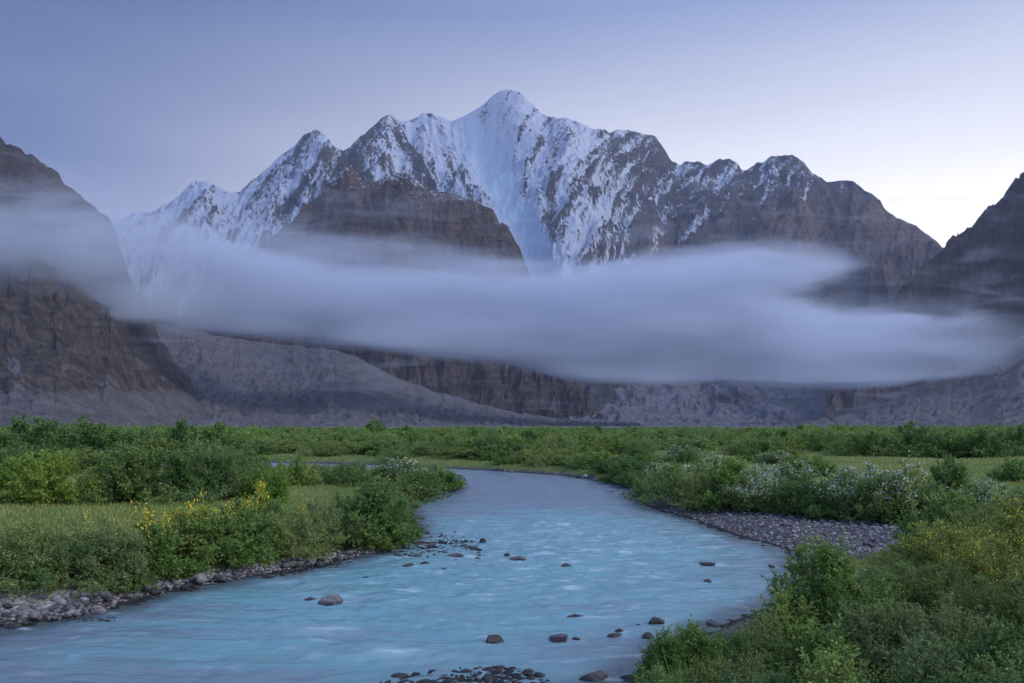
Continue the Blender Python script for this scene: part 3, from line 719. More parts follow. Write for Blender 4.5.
M_yel = flat_mat('yellow_petal', (.62, .46, .03), (.80, .66, .08)); M_yel2 = flat_mat('ochre_petal', (.58, .42, .03), (.75, .58, .06))
M_whi = flat_mat('white_petal', (.62, .64, .58), (.80, .80, .76)); M_bark = flat_mat('bark', (.060, .062, .032), (.085, .080, .045))

def tubes(P0, P1, r0, r1, k=3):
    """open tapering tubes between point arrays"""
    n = len(P0); d = P1 - P0; L = np.linalg.norm(d, axis=1, keepdims=True) + 1e-9; d = d / L
    a = np.cross(d, np.array([0.3, 0.9, .1])); a /= np.linalg.norm(a, axis=1, keepdims=True) + 1e-9; c = np.cross(d, a)
    V = []
    for e, (P, r) in enumerate(((P0, r0), (P1, r1))):
        for j in range(k):
            t = 2 * math.pi * j / k; V.append(P + (a * math.cos(t) + c * math.sin(t)) * np.reshape(r, (-1, 1)))
    V = np.stack(V, 1).reshape(-1, 3); base = np.arange(n)[:, None] * 2 * k
    Fc = np.concatenate([base + np.array([j, (j + 1) % k, k + (j + 1) % k, k + j]) for j in range(k)], 0)
    return V, Fc
def bush_geo(seed, w, nst, ntw, nlf, ll, lw, up=.55, flop=.35, twl=.30, spread=1.0, low=.5):
    """unit-height shrub: stems -> twigs -> leaves. w = width / height"""
    r = np.random.RandomState(seed)
    ph = r.uniform(0, 2 * np.pi, nst); rho = np.sqrt(r.uniform(0, 1, nst)) * w / 2 * spread
    lob = 1 + .28 * np.sin(ph * 2 + r.uniform(0, 6)) + .18 * np.sin(ph * 3 + r.uniform(0, 6)) + .12 * np.sin(ph * 5 + r.uniform(0, 6))
    rho *= lob
    q = rho / (w / 2 + 1e-9)
    zt = (1 - .66 * np.clip(q, 0, 1.3) ** 2.4) * r.uniform(.74, 1.03, nst)
    lowm = r.rand(nst) < .30; zt[lowm] *= r.uniform(.25, .6, lowm.sum())
    zt = np.maximum(zt, .12)
    tip = np.stack([rho * np.cos(ph), rho * np.sin(ph), zt], 1)
    root = np.stack([np.cos(ph) * rho * .22, np.sin(ph) * rho * .22, np.full(nst, -.04)], 1) + r.normal(0, .02, (nst, 3)) * [1, 1, 0]
    ctl = root * .45 + tip * .55; ctl[:, 2] += .12 * zt * r.uniform(0, 1.4, nst); ctl[:, :2] *= .85
    def bez(t): t = t[..., None]; return (1 - t) ** 2 * root[:, None] + 2 * t * (1 - t) * ctl[:, None] + t * t * tip[:, None]
    ts = np.linspace(0, 1, 6)[None].repeat(nst, 0); B = bez(ts)
    sV, sF = [], []; n = 0
    for i in range(5):
        v, f = tubes(B[:, i], B[:, i + 1], .007 * (1 - i / 6), .007 * (1 - (i + 1) / 6)); sV.append(v); sF.append(f + n); n += len(v)
    tt = r.uniform(.12, 1.0, (nst, ntw)) ** .75
    tp = bez(tt).reshape(-1, 3); N = len(tp)
    ax = np.repeat(tip - root, ntw, 0); ax /= np.linalg.norm(ax, axis=1, keepdims=True)
    d = r.normal(0, 1, (N, 3)); out = tp.copy(); out[:, 2] = 0; out /= np.linalg.norm(out, axis=1, keepdims=True) + .05
    d = d * .75 + out * .5 + ax * .6; d[:, 2] += up; d /= np.linalg.norm(d, axis=1, keepdims=True)
    L = twl * r.uniform(.45, 1.15, N) * (1.05 - .45 * tt.ravel())
    te = tp + d * L[:, None]; te[:, 2] = np.maximum(te[:, 2], .015)
    v, f = tubes(tp, te, np.full(N, .0022), np.full(N, .0008)); sV.append(v); sF.append(f + n)
    # leaves
    u = r.uniform(.12, 1.05, (N, nlf)); lp = (tp[:, None] * (1 - u[..., None]) + te[:, None] * u[..., None]).reshape(-1, 3)
    ld = np.repeat(d, nlf, 0) * .7 + r.normal(0, .62, (N * nlf, 3)); ld[:, 2] -= flop * .3; ld /= np.linalg.norm(ld, axis=1, keepdims=True)
    sd_ = np.cross(ld, r.normal(0, 1, ld.shape) + [0, 0, 1.1]); sd_ /= np.linalg.norm(sd_, axis=1, keepdims=True) + 1e-6
    M = len(lp); s = r.uniform(.65, 1.25, M)[:, None]
    a = lp; mid = lp + ld * ll * .5 * s; e = lp + ld * ll * s; e[:, 2] -= ll * .15
    LV = np.stack([a, mid + sd_ * lw * .5 * s, e, mid - sd_ * lw * .5 * s], 1).reshape(-1, 3)
    LV[:, 2] = np.maximum(LV[:, 2], 0.0)
    LF = np.arange(M * 4).reshape(M, 4)
    return (LV, LF), (np.concatenate(sV), np.concatenate(sF)), te
def petals(P, size, seed, k=3, sp=.6):
    r = np.random.RandomState(seed); P = np.repeat(P, k, 0) + r.normal(0, size * sp, (len(P) * k, 3)); M = len(P)
    a = r.normal(0, 1, (M, 3)); a /= np.linalg.norm(a, axis=1, keepdims=True); c = np.cross(a, r.normal(0, 1, (M, 3))); c /= np.linalg.norm(c, axis=1, keepdims=True)
    s = size * r.uniform(.5, 1.1, M)[:, None] * .5
    V = np.stack([P + a * s, P + c * s, P - a * s, P - c * s], 1).reshape(-1, 3)
    return V, np.arange(M * 4).reshape(M, 4)
PROTO = {}
LOD = {0: dict(nst=56, ntw=34, nlf=19, ls=1.15), 1: dict(nst=46, ntw=26, nlf=13, ls=1.9), 2: dict(nst=34, ntw=18, nlf=8, ls=3.3), 3: dict(nst=26, ntw=11, nlf=6, ls=6.0)}
KIND = dict(willow=(L_willow, .030, .0070, .75, .34), leafy=(L_leafy, .026, .0135, .45, .28), dark=(L_dark, .026, .012, .4, .26), lime=(L_lime, .028, .013, .5, .28),
            grey=(L_grey, .028, .0075, .35, .30), olive=(L_olive, .024, .010, .45, .28), yellow=(L_olive, .024, .010, .5, .28), white=(L_willow, .028, .012, .45, .27))
def proto(kind, lod, var, wr):
    k = (kind, lod, var, wr)
    if k in PROTO: return PROTO[k]
    mt, ll, lw, up, twl = KIND[kind]; q = LOD[lod]; ls = q['ls']
    lv, st, te = bush_geo(hash2(np.array([var * 13 + lod]), np.array([len(kind) * 7 + ord(kind[0])]))[0] % 99999, wr, int(q['nst'] * (.6 + .4 * wr)), q['ntw'], q['nlf'], ll * ls ** .85, lw * ls * 1.05, up, .35, twl)
    d = {}
    if lod <= 1:
        d['crown'] = mesh_np(kind + '_crown', *lv, [mt]); d['trunk'] = mesh_np(kind + '_trunk', *st, [M_bark])
    else:
        V = np.concatenate([lv[0], st[0]]); Fc = np.concatenate([lv[1], st[1] + len(lv[0])]); mi = np.r_[np.zeros(len(lv[1])), np.ones(len(st[1]))]
        d['crown'] = mesh_np(kind + '_bush', V, Fc, [mt, M_bark], midx=mi)
    if kind in ('yellow', 'white'):
        r = np.random.RandomState(var + 5); hi = te[(te[:, 2] > (.45 if kind == 'white' else .35))]
        sel = hi[r.rand(len(hi)) < (.26 if kind == 'yellow' else .55)] + [0, 0, .012]
        d['blossoms'] = mesh_np(kind + '_blossom', *petals(sel, (.024 if kind == 'yellow' else .023) * ls ** .5, var, 4, 1.1), [M_yel2 if kind == 'yellow' else M_whi])
    PROTO[k] = d; return d
SP = random.Random(77)
def lod_of(y): return 0 if y < 21 else 1 if y < 48 else 2 if y < 170 else 3
def gz1(x, y): return float(ground_z(np.array([x]), np.array([y]))[0][0]) if math.hypot(x, y) < 400 else .6
NAMES = dict(willow='willow_shrub', leafy='green_shrub', dark='dark_shrub', lime='lime_shrub', grey='grey_shrub', olive='olive_shrub', yellow='yellow_flowering_shrub', white='white_flowering_shrub')
def put_bush(x, y, h, w, kind, label, group=None, var=None, lod=None, depth=None):
    z = gz1(x, y); lod = lod_of(y) if lod is None else lod
    wr = min((.7, 1.0, 1.4, 2.0), key=lambda a: abs(math.log(a / (w / h))))
    d = proto(kind, lod, SP.randrange(3) if var is None else var, wr)
    s = (w / wr, w / wr if depth is None else depth / wr, h); rz = SP.uniform(-.5, .5) + SP.choice((0, math.pi))
    if len(d) == 1:
        o = bpy.data.objects.new(NAMES[kind], d['crown']); o.location = (x, y, z - .02); o.scale = s; o.rotation_euler = (0, 0, rz); link(o)
    else:
        o = bpy.data.objects.new(NAMES[kind], None); o.location = (x, y, z - .02); o.scale = s; o.rotation_euler = (0, 0, rz); o.empty_display_size = .3; link(o)
        for pn, me in d.items(): link(bpy.data.objects.new(pn, me), o)
    tag(o, label, 'bush', group); return o
def base_y(px_, pyb):                      # where the foot of something seen at (px, py) stands
    z = .5
    for _ in range(4):
        x, y = px2w(px_, pyb, z); z = gz1(x, y)
    return x, y, z
def by_foot(px_, pyb, pyt, wpx, kind, label, group=None, **k):
    x, y, z = base_y(px_, pyb); w = wpx / F * y; y2 = y + w * .04; x2 = (px_ - CX) / F * y2
    h = H - (pyt - HY) / F * y2 - gz1(x2, y2)
    return put_bush(x2, y2, max(h, .3), w * 1.22, kind, label, group, **k)
def by_dist(px_, y, pyt, wpx, kind, label, group=None, **k):
    x = (px_ - CX) / F * y; h = H - (pyt - HY) / F * y - gz1(x, y)
    return put_bush(x, y, max(h, .25), wpx / F * y * 1.15, kind, label, group, **k)
lb = 'bushes crowding the left river bank'
for a in [
    (6, 598, 528, 84, 'willow', 'grey-green feathery bush cut by the left edge above the rocky spit'),
    (58, 600, 536, 84, 'willow', 'feathery grey-green bush behind the broad flat pale slab'),
    (108, 594, 530, 78, 'grey', 'pale feathery bush above the right end of the rocky spit'),
    (152, 588, 526, 70, 'leafy', 'low green bush beside the upright brown stone on the left bank'),
    (207, 583, 511, 98, 'leafy', 'tall leafy green bush standing above the pair of pale flat stones'),
    (252, 576, 513, 72, 'leafy', 'leafy green bush right of the tallest bush on the left bank'),
    (296, 569, 514, 76, 'willow', 'rounded feathery bush on the left bank facing the large pale boulder'),
    (337, 561, 506, 70, 'willow', 'upright grassy willow bush before the left bank bend'),
    (374, 548, 478, 64, 'dark', 'dark dome shaped bush leaning over the stones at the left bank bend'),
    (394, 532, 496, 36, 'willow', 'small feathery bush at the waterline right of the dark dome bush'),
    (30, 578, 524, 80, 'olive', 'olive green bush in the second row at the far left of the bank'),
    (92, 575, 517, 90, 'grey', 'greyish bush in the second row behind the rocky spit bushes'),
    (165, 570, 506, 70, 'olive', 'olive bush in the second row with yellow stalks before it'),
    (232, 560, 499, 62, 'leafy', 'fresh green bush rising behind the tallest left bank bush'),
    (262, 550, 500, 60, 'willow', 'pale willow bush behind the middle of the left bank row'),
    (318, 545, 500, 62, 'grey', 'pale grey-green bush at the edge of the left meadow'),
    (352, 528, 490, 56, 'willow', 'feathery bush between the left meadow and the dark dome bush'),
    (385, 508, 474, 50, 'olive', 'olive bush behind the dark dome bush on the left point'),
    (420, 500, 468, 54, 'olive', 'spreading low bush on the left point above the quiet water'),
    (446, 492, 470, 40, 'leafy', 'last low green bush at the tip of the left point'),
    (402, 490, 459, 52, 'white', 'bush with whitish flower heads behind the tip of the left point'),
    (372, 484, 463, 52, 'willow', 'feathery bush in the back row of the left point'),
    (432, 486, 464, 40, 'willow', 'small willow behind the last low green bush of the left point'),
    (338, 482, 464, 44, 'willow', 'silvery low bush between the meadow and the back channel'),
    (294, 483, 457, 44, 'leafy', 'round green bush before the glimpse of the back channel'),
    ]: by_foot(a[0], a[1] + (5 if 140 < a[0] < 380 and a[1] > 540 else 2), *a[2:], lb)
mg = 'bushes standing in the left meadow'
for a in [
    (50, 503, 454, 92, 'lime', 'broad yellow-green leafy bush in the left meadow'),
    (8, 500, 458, 54, 'lime', 'yellow-green bush at the left edge beside the broad yellow-green one'),
    (136, 502, 444, 92, 'dark', 'large dark green bush in the middle of the left meadow'),
    (186, 500, 447, 84, 'dark', 'large dark green bush right of the biggest meadow bush'),
    (228, 500, 448, 76, 'willow', 'grey-green bush at the right side of the big meadow thicket'),
    (264, 502, 468, 46, 'lime', 'small yellow-green bush with yellow flowers at its tip beside the open meadow'),
    (205, 478, 440, 60, 'willow', 'pale bush behind the dark meadow thicket'),
    (246, 474, 452, 54, 'dark', 'dark round bush behind the thicket near the back channel'),
    (160, 470, 436, 70, 'olive', 'olive bush rising behind the dark meadow bushes')]: by_foot(*a, mg)
fl = 'dark bushes and low trees at the far side of the left meadow'
for a in [
    (20, 462, 430, 70, 'dark', 'dark bush at the left edge behind the yellow-green bushes'), (18, 452, 416, 30, 'dark', 'dark round treetop standing highest at the far left'),
    (66, 462, 416, 84, 'dark', 'tallest dark tree-like bush behind the left meadow'), (100, 463, 424, 70, 'dark', 'dark bush touching the right side of the tallest far left bush'),
    (140, 462, 430, 70, 'dark', 'dark bush midway behind the big meadow bushes'), (182, 455, 420, 38, 'dark', 'dark rounded bush rising over the far left scrub'),
    (214, 452, 426, 50, 'leafy', 'green bush beside the rounded one over the far left scrub')]: by_foot(*a, fl)
rg = 'bushes along the right river bank'
for a in [
    (650, 498, 470, 48, 'willow', 'pale green bush at the start of the right gravel bar'), (684, 505, 460, 70, 'olive', 'rounded bush above the narrow part of the right gravel bar'),
    (728, 510, 458, 66, 'lime', 'bright lime bush among the white flowers on the right bank'), (704, 508, 470, 56, 'willow', 'feathery bush left of the bright lime bush'),
    (758, 512, 470, 64, 'white', 'white flowered bush directly right of the bright lime bush'), (800, 515, 474, 66, 'dark', 'dark bush behind the middle of the right gravel bar'),
    (838, 518, 470, 74, 'white', 'white flowered bush in the middle of the right bank'), (886, 522, 474, 84, 'dark', 'dark spreading bush at the inner end of the gravel bar'),
    (905, 512, 462, 66, 'white', 'white flowered bush crowning the dark spreading bush'), (660, 488, 464, 50, 'white', 'pale bush sprinkled with white behind the start of the gravel bar'),
    (720, 488, 457, 64, 'white', 'white sprinkled bush behind the bright lime bush'), (790, 490, 462, 60, 'white', 'white sprinkled bush in the back row over the dark bush'),
    (866, 496, 466, 66, 'white', 'wide white flowered bush in the back row on the right bank'), (948, 497, 456, 40, 'dark', 'upright dark bush at the edge of the right meadow'),
    (985, 524, 482, 66, 'white', 'white flowered bush before the right meadow'), (1016, 482, 458, 40, 'leafy', 'green bush at the right edge of the far meadow'),
    (930, 522, 484, 60, 'olive', 'olive bush left of the white flowered meadow bush'), (1030, 530, 488, 60, 'olive', 'olive bush cut by the right edge below the meadow'),
    (765, 505, 466, 50, 'white', 'soft white sprinkled bush behind the white flowered bush by the gravel')]: by_foot(*a, rg)
rt = 'dark bushes at the far side of the right meadow'
for a in [(826, 452, 430, 40, 'dark', 'dark low bush left of the row beyond the right meadow'), (870, 456, 430, 56, 'dark', 'dark bush starting the row beyond the right meadow'),
    (912, 456, 422, 52, 'dark', 'tallest dark rounded bush of the row beyond the right meadow'), (946, 458, 432, 50, 'dark', 'dark bush in the row behind the upright meadow bush'),
    (984, 458, 428, 60, 'dark', 'dark broad bush in the row near the right edge'), (1020, 456, 425, 50, 'dark', 'dark bush ending the row at the right edge')]: by_foot(*a, rt)
ng = 'bushes of the near right bank'
for a in [
    (945, 27, 492, 80, 'leafy', 'light green bush behind the inner end of the gravel bar'), (932, 22, 522, 80, 'leafy', 'light green bush hiding the right end of the gravel bar'),
    (985, 24, 500, 90, 'olive', 'olive bush beneath the white flowered meadow bush'), (1030, 21, 496, 90, 'yellow', 'yellow flowered bush cut by the right edge, highest of the near bank'),
    (950, 19, 524, 110, 'yellow', 'olive bush with ochre flowers in the middle of the near right bank'), (1000, 16.5, 532, 120, 'yellow', 'olive bush with ochre flowers close to the right edge'),
    (900, 17.0, 562, 90, 'grey', 'grey-green bush between the tall leafy bush and the ochre flowers'), (930, 14.5, 560, 130, 'olive', 'olive thicket below the ochre flowers on the near bank'),
    (820, 14.6, 536, 92, 'leafy', 'tall leafy green bush standing over the water on the near right bank'), (786, 13.6, 590, 60, 'leafy', 'leafy bush overhanging the water at the foot of the tall one'),
    (858, 13.8, 566, 96, 'leafy', 'leafy green bush right of the tall bush over the water'), (1010, 12.8, 572, 130, 'olive', 'olive bush half way down the right edge'),
    (700, 13.0, 620, 66, 'leafy', 'thin leafy sprig bush before the steep grey stone'), (664, 12.6, 630, 46, 'leafy', 'thin leafy sprig bush left of the near bank'),
    (770, 12.2, 622, 70, 'willow', 'feathery bush below the leafy overhang by the water'), (730, 11.0, 650, 110, 'olive', 'soft green low bush at the bottom edge by the water'),
    (815, 11.2, 620, 110, 'leafy', 'leafy bush below the tallest near bush'), (880, 11.4, 604, 120, 'grey', 'greyish bush in the middle of the near bank'),
    (950, 11.0, 604, 130, 'grey', 'greyish bush right of centre on the near bank'), (1020, 10.0, 622, 130, 'dark', 'dark bush at the lower right edge'),
    (670, 10.2, 668, 90, 'willow', 'low feathery bush at the bottom edge beside the brown stone'), (770, 9.6, 662, 130, 'grey', 'low grey-green bush at the bottom edge'),
    (850, 9.4, 648, 130, 'leafy', 'leafy green mound at the bottom edge of the near bank'), (920, 9.0, 640, 130, 'grey', 'grey-green mound at the bottom edge right of the leafy mound'),
    (985, 8.6, 656, 120, 'dark', 'dark low mound near the bottom right corner'), (1040, 8.2, 660, 100, 'grey', 'grey-green mound in the bottom right corner')]: by_dist(*a, ng)
# tall herbs with yellow flowers on the left bank
def herb_proto(seed):
    r = np.random.RandomState(seed); n = 9
    ph = r.uniform(0, 6.28, n); rd = r.uniform(.0, .22, n); root = np.stack([np.cos(ph) * rd * .3, np.sin(ph) * rd * .3, np.zeros(n)], 1)
    tip = np.stack([np.cos(ph) * rd, np.sin(ph) * rd, r.uniform(.6, 1, n)], 1)
    st = tubes(root, tip, np.full(n, .008), np.full(n, .003))
    t = r.uniform(.1, .8, (n, 40))[..., None]; P = (root[:, None] * (1 - t) + tip[:, None] * t).reshape(-1, 3)
    d = r.normal(0, 1, P.shape); d[:, 2] = np.abs(d[:, 2]) * .6; d /= np.linalg.norm(d, axis=1, keepdims=True)
    s = np.cross(d, r.normal(0, 1, P.shape)); s /= np.linalg.norm(s, axis=1, keepdims=True)
    LV = np.stack([P, P + d * .05 + s * .015, P + d * .11, P + d * .05 - s * .015], 1).reshape(-1, 3)
    t = r.uniform(.62, 1.03, (n, 9))[..., None]; Q = (root[:, None] * (1 - t) + tip[:, None] * t).reshape(-1, 3) + r.normal(0, .03, (n * 9, 3))
    return dict(leaves=mesh_np('herb_leaf', LV, np.arange(len(LV)).reshape(-1, 4), [L_olive]), stem=mesh_np('herb_stem', *st, [L_olive]),
                blossoms=mesh_np('herb_blossom', *petals(Q, .030, seed, 3, .6), [M_yel]))
HERB = [herb_proto(3), herb_proto(8), herb_proto(12)]
for i, (px_, yb, pt, w, lab) in enumerate([
    (146, 574, 492, 30, 'tall stalks of bright yellow flowers rising left of the tallest left bank bush'), (90, 570, 506, 20, 'thin yellow flower stalk above the greyish second row bush'),
    (18, 572, 516, 18, 'short yellow flower stalk at the far left of the bank'), (192, 560, 488, 30, 'dense yellow flower clump in front of the dark meadow bushes'),
    (206, 558, 486, 26, 'dense yellow flower clump touching the first one by the dark bushes'), (226, 556, 492, 24, 'yellow flower stalks between the dense clump and the fresh green bush'),
    (262, 540, 468, 24, 'tall yellow flower stalks on the small yellow-green meadow bush'), (250, 545, 478, 20, 'yellow flower stalk left of the tall ones by the meadow'),
    (302, 545, 496, 22, 'pale yellow flower stalks at the near edge of the open meadow'), (166, 566, 500, 18, 'thin yellow flower stalk between the bright stalks and the dense clump'),
    (122, 572, 508, 14, 'slim yellow flower stalk left of the bright stalks'), (176, 560, 496, 16, 'small yellow flower stalk just left of the dense clump')]):
    x, y, z = base_y(px_, yb + (16 if 130 < px_ < 275 else 8)); h = H - (pt - HY) / F * y - z; wr = w / F * y / .5
    o = bpy.data.objects.new('yellow_wildflower', None); o.location = (x, y, z - .02); o.scale = (wr, wr, h); o.rotation_euler = (0, 0, i * 1.3); link(o)
    for pn, me in HERB[i % 3].items(): link(bpy.data.objects.new(pn, me), o)
    tag(o, lab, 'wildflower', 'yellow wildflowers of the left bank')

for i in range(19):      # small shoots overhanging the waterline
    px_ = 104 + i * 16.5 + SP.uniform(-4, 4); pb = edge(px_, WL) - 1; kk = ('willow', 'leafy', 'grey', 'olive')[i % 4]; wd = ('feathery', 'leafy', 'greyish', 'olive')[i % 4]
    wh = 'below the second row of feathery bushes' if px_ < 170 else 'at the foot of the tallest left bank bush' if px_ < 240 else 'facing the large pale boulder' if px_ < 330 else 'left of the dark dome bush'
    by_foot(px_, pb, pb - SP.uniform(20, 32), SP.uniform(34, 46), kk, f'small {wd} shoots overhanging the water {wh}', f'small {wd} shoots {wh}', lod=1)

# far scrub: individual bushes while they can be told apart, one mass beyond
def free_ground(x, y):
    s = sdist(np.array([x]), np.array([y]), RIV)[0]; return s
def meadow(px_, py_):    # open grass
    return (470 < py_ < 480 and px_ < 240 and False) or (880 < px_ < 1100 and 459 < py_ < 480) or (270 < px_ < 350 and 482 < py_ < 500) or (330 < px_ < 420 and 446 < py_ < 453) or (455 < px_ < 520 and 452 < py_ < 459)
sr = random.Random(31); placed = []
ZL = {}
def zone_label(px_, py_):
    side = 'left third' if px_ < 341 else 'middle third' if px_ < 683 else 'right third'
    return side
n_ind = 0; tries = 0
while n_ind < 235 and tries < 9000:
    tries += 1
    px_ = sr.uniform(-60, 1084); d = math.exp(sr.uniform(math.log(62), math.log(330)))
    x = (px_ - CX) / F * d; py_ = HY + 4.4 / d * F
    if meadow(px_, py_) or py_ > 486: continue
    if px_ < 620 and py_ > 466: continue
    if px_ > 640 and py_ > 480: continue
    if free_ground(x, d) < 1.6: continue
    w = sr.uniform(2.2, 5.2) * (1 + d / 400.)
    if any((x - a) ** 2 + (d - b_) ** 2 < (.42 * (w + c)) ** 2 for a, b_, c in placed): continue
    h = min(w * sr.uniform(.42, .8), sr.uniform(1.9, 3.3)) * (1.0 if d > 100 else .75)
    if 240 < px_ < 480 and 450 < py_ < 462: h = min(h, 1.6)
    kd = sr.choice(('dark', 'leafy', 'leafy', 'willow', 'olive', 'willow') if px_ < 860 else ('dark', 'dark', 'leafy'))
    if 640 < px_ < 880 and py_ > 462 and sr.random() < .4: kd = 'white'
    word = dict(dark='dark', leafy='fresh green', willow='grey-green', olive='olive', white='white flecked')[kd]
    third = 'left' if px_ < 341 else 'middle' if px_ < 683 else 'right'
    dist = 'nearer' if d < 130 else 'middle' if d < 210 else 'farther'
    put_bush(x, d, h, w, kd, f'{word} bush in the {dist} rows of the scrub plain, {third} third of the photo', f'{word} bushes, {dist} rows, {third} third of the scrub plain', lod=2 if d < 150 else 3)
    placed.append((x, d, w)); n_ind += 1
# the bushes of the far river bank stand in a row at the water's edge
def fb(p, kk):
    kk = dict(willow='feathery', dark='dark', olive='olive', leafy='fresh green')[kk]
    q = 'behind the back channel' if p < 400 else 'above the inner water of the bend' if p < 520 else 'up to the right gravel bar'
    return f'{kk} bush in the far bank row, stretch {q}', f'{kk} far bank bushes, stretch {q}'
for i, (px_, pt, w) in enumerate([(10, 447, 60), (44, 449, 50), (80, 450, 54), (112, 449, 50), (228, 455, 44), (256, 457, 36), (318, 463, 30), (352, 462, 34)]):
    by_foot(px_, 472, pt, w, ('willow', 'dark', 'olive')[i % 3], ['grey-green', 'dark', 'olive'][i % 3] + ' low bush hiding the back channel ' + ('at the left edge', 'just right of the left edge one', 'behind the yellow-green meadow bush', 'left of the dark meadow thicket', 'behind the right end of the meadow thicket', 'left of the visible strip of water', 'in the middle of the visible strip', 'at the right end of the visible strip')[i], 'low bushes before the back channel')
for i in range(34):
    t = i / 33.; px_ = 262 + t * 385 + sr.uniform(-3, 3)
    py_ = edge(px_, [(262, 461), (300, 462), (380, 464), (440, 467), (500, 470), (560, 474), (610, 481), (650, 489)]) - .8
    by_foot(px_, py_, py_ - sr.uniform(15, 22) * (1 + .4 * t), sr.uniform(30, 44) * (1 + .4 * t), *(lambda kk: (kk,) + fb(px_, kk))(sr.choice(('willow', 'dark', 'olive', 'leafy'))))
for px_, pt, w, lab in [(376, 420, 26, 'dark low tree rising above the far scrub in the middle left'), (800, 425, 10, 'little dark tree alone on the far edge of the plain'), (220, 421, 9, 'tiny dark tree on the horizon of the left plain'),
                       (405, 425, 14, 'small dark tree right of the dark low one on the far scrub'), (598, 424, 6, 'tiny lone tree on the far edge in the middle')]:
    by_dist(px_, 300, pt, w, 'dark', lab, None, lod=3)
def build_mass():
    q = LOD[3]; Vs = []; Fs = []; mi = []; n = 0; r = np.random.RandomState(9)
    mats = [L_dark, L_leafy, L_willow, L_olive]
    pr = [bush_geo(200 + k, 1.6, 14, 8, 6, .135, .080, .4, .35, .26)[0] for k in range(8)]
    N = 3600; px_ = r.uniform(-260, 1290, N); d = np.exp(r.uniform(math.log(130), math.log(900), N)); x = (px_ - CX) / F * d
    s = sdist(x, d, RIV)
    py_ = HY + 4.4 / d * F
    for i in range(N):
        if s[i] < 2.5 or (d[i] < 330 and r.rand() < .25): continue
        if 330 < px_[i] < 420 and 446 < py_[i] < 453: continue
        if 240 < px_[i] < 480 and 450 < py_[i] < 462: continue
        V, Fc = pr[r.randint(8)]; w = r.uniform(2.5, 6) * (1 + d[i] / 500.); h = min(w * .55, r.uniform(1.4, 4.3) * r.uniform(.7, 1)) * (1 if d[i] > 200 else .75) * (1.25 if px_[i] < 260 or px_[i] > 800 else 1)
        a = r.uniform(0, 6.28); c, q_ = math.cos(a), math.sin(a); sx = w / 1.6
        v = np.stack([(V[:, 0] * c - V[:, 1] * q_) * sx + x[i], (V[:, 0] * q_ + V[:, 1] * c) * sx + d[i], V[:, 2] * h + .58], 1)
        Vs.append(v); Fs.append(Fc + n); n += len(v); mi.append(np.full(len(Fc), r.choice([0, 1, 1, 2, 3])))
    o = link(bpy.data.objects.new('scrub_vegetation', mesh_np('scrub_vegetation', np.concatenate(Vs), np.concatenate(Fs), mats, midx=np.concatenate(mi))))
    tag(o, 'far mass of low green scrub covering the valley floor to the mountains', 'scrub', kind='stuff')
build_mass()
def blades(name, x, y, z, hh, ww, seed, label, mat):
    r = np.random.RandomState(seed); M = len(x); a = r.uniform(0, 6.28, M); c, s = np.cos(a), np.sin(a); ln = r.normal(0, .35, (M, 2)) * hh[:, None]
    b0 = np.stack([x - c * ww, y - s * ww, z], 1); b1 = np.stack([x + c * ww, y + s * ww, z], 1)
    m0 = np.stack([x - c * ww * .8 + ln[:, 0] * .35, y - s * ww * .8 + ln[:, 1] * .35, z + hh * .6], 1); m1 = m0 + np.stack([c * ww * 1.6, s * ww * 1.6, 0 * z], 1)
    tp = np.stack([x + ln[:, 0], y + ln[:, 1], z + hh], 1)
    V = np.stack([b0, b1, m1, m0, tp], 1).reshape(-1, 3); k = np.arange(M)[:, None] * 5
    Fq = np.concatenate([k + [0, 1, 2], k + [0, 2, 3], k + [3, 2, 4]], 0)
    o = link(bpy.data.objects.new(name, mesh_np(name, V, Fq, [mat]))); tag(o, label, 'grass', kind='stuff')
def build_grass():
    r = np.random.RandomState(12); N = 420000
    px_ = r.uniform(-120, 1150, N); d = np.exp(r.uniform(math.log(6.5), math.log(150), N)); x = (px_ - CX) / F * d
    z, s, b = ground_z(x, d)
    dens = sst(.7, 1.6, s) * sst(-.2, 1.2, b + .8 * fbm(x * .5, d * .5, 3, 4)); keep = r.rand(N) < dens * (.55 + .45 * sst(-.3, .3, fbm(x * .25, d * .25, 3, 6)))
    x, d, z = x[keep], d[keep], z[keep]; n = fbm(x * .2, d * .2, 3, 15)
    hh = r.uniform(.07, .24, len(x)) * (1 + .7 * n); ww = .0035 + .00042 * d
    blades('grass', x, d, z - .02, hh, ww, 3, 'long meadow grass on both banks of the river', L_grass)
build_grass()
# reedy tufts on the near right bank
def tuft(seed):
    r = np.random.RandomState(seed); M = 420; a = r.uniform(0, 6.28, M); rd = np.sqrt(r.rand(M)) * .16
    x, y = rd * np.cos(a), rd * np.sin(a); hh = r.uniform(.5, 1, M); ln = np.stack([x, y], 1) * 2.2 * hh[:, None] + r.normal(0, .08, (M, 2)); t = r.uniform(0, 6.28, M); c, s = np.cos(t) * .006, np.sin(t) * .006
    V = np.stack([np.stack([x - c, y - s, 0 * x], 1), np.stack([x + c, y + s, 0 * x], 1), np.stack([x + ln[:, 0] * .4 + c, y + ln[:, 1] * .4 + s, hh * .65], 1), np.stack([x + ln[:, 0] * .4 - c, y + ln[:, 1] * .4 - s, hh * .65], 1), np.stack([x + ln[:, 0], y + ln[:, 1], hh], 1)], 1).reshape(-1, 3)
    k = np.arange(M)[:, None] * 5
    return mesh_np('grass_tuft', V, np.concatenate([k + [0, 1, 2], k + [0, 2, 3], k + [3, 2, 4]], 0), [L_leafy])
TU = [tuft(1), tuft(2)]
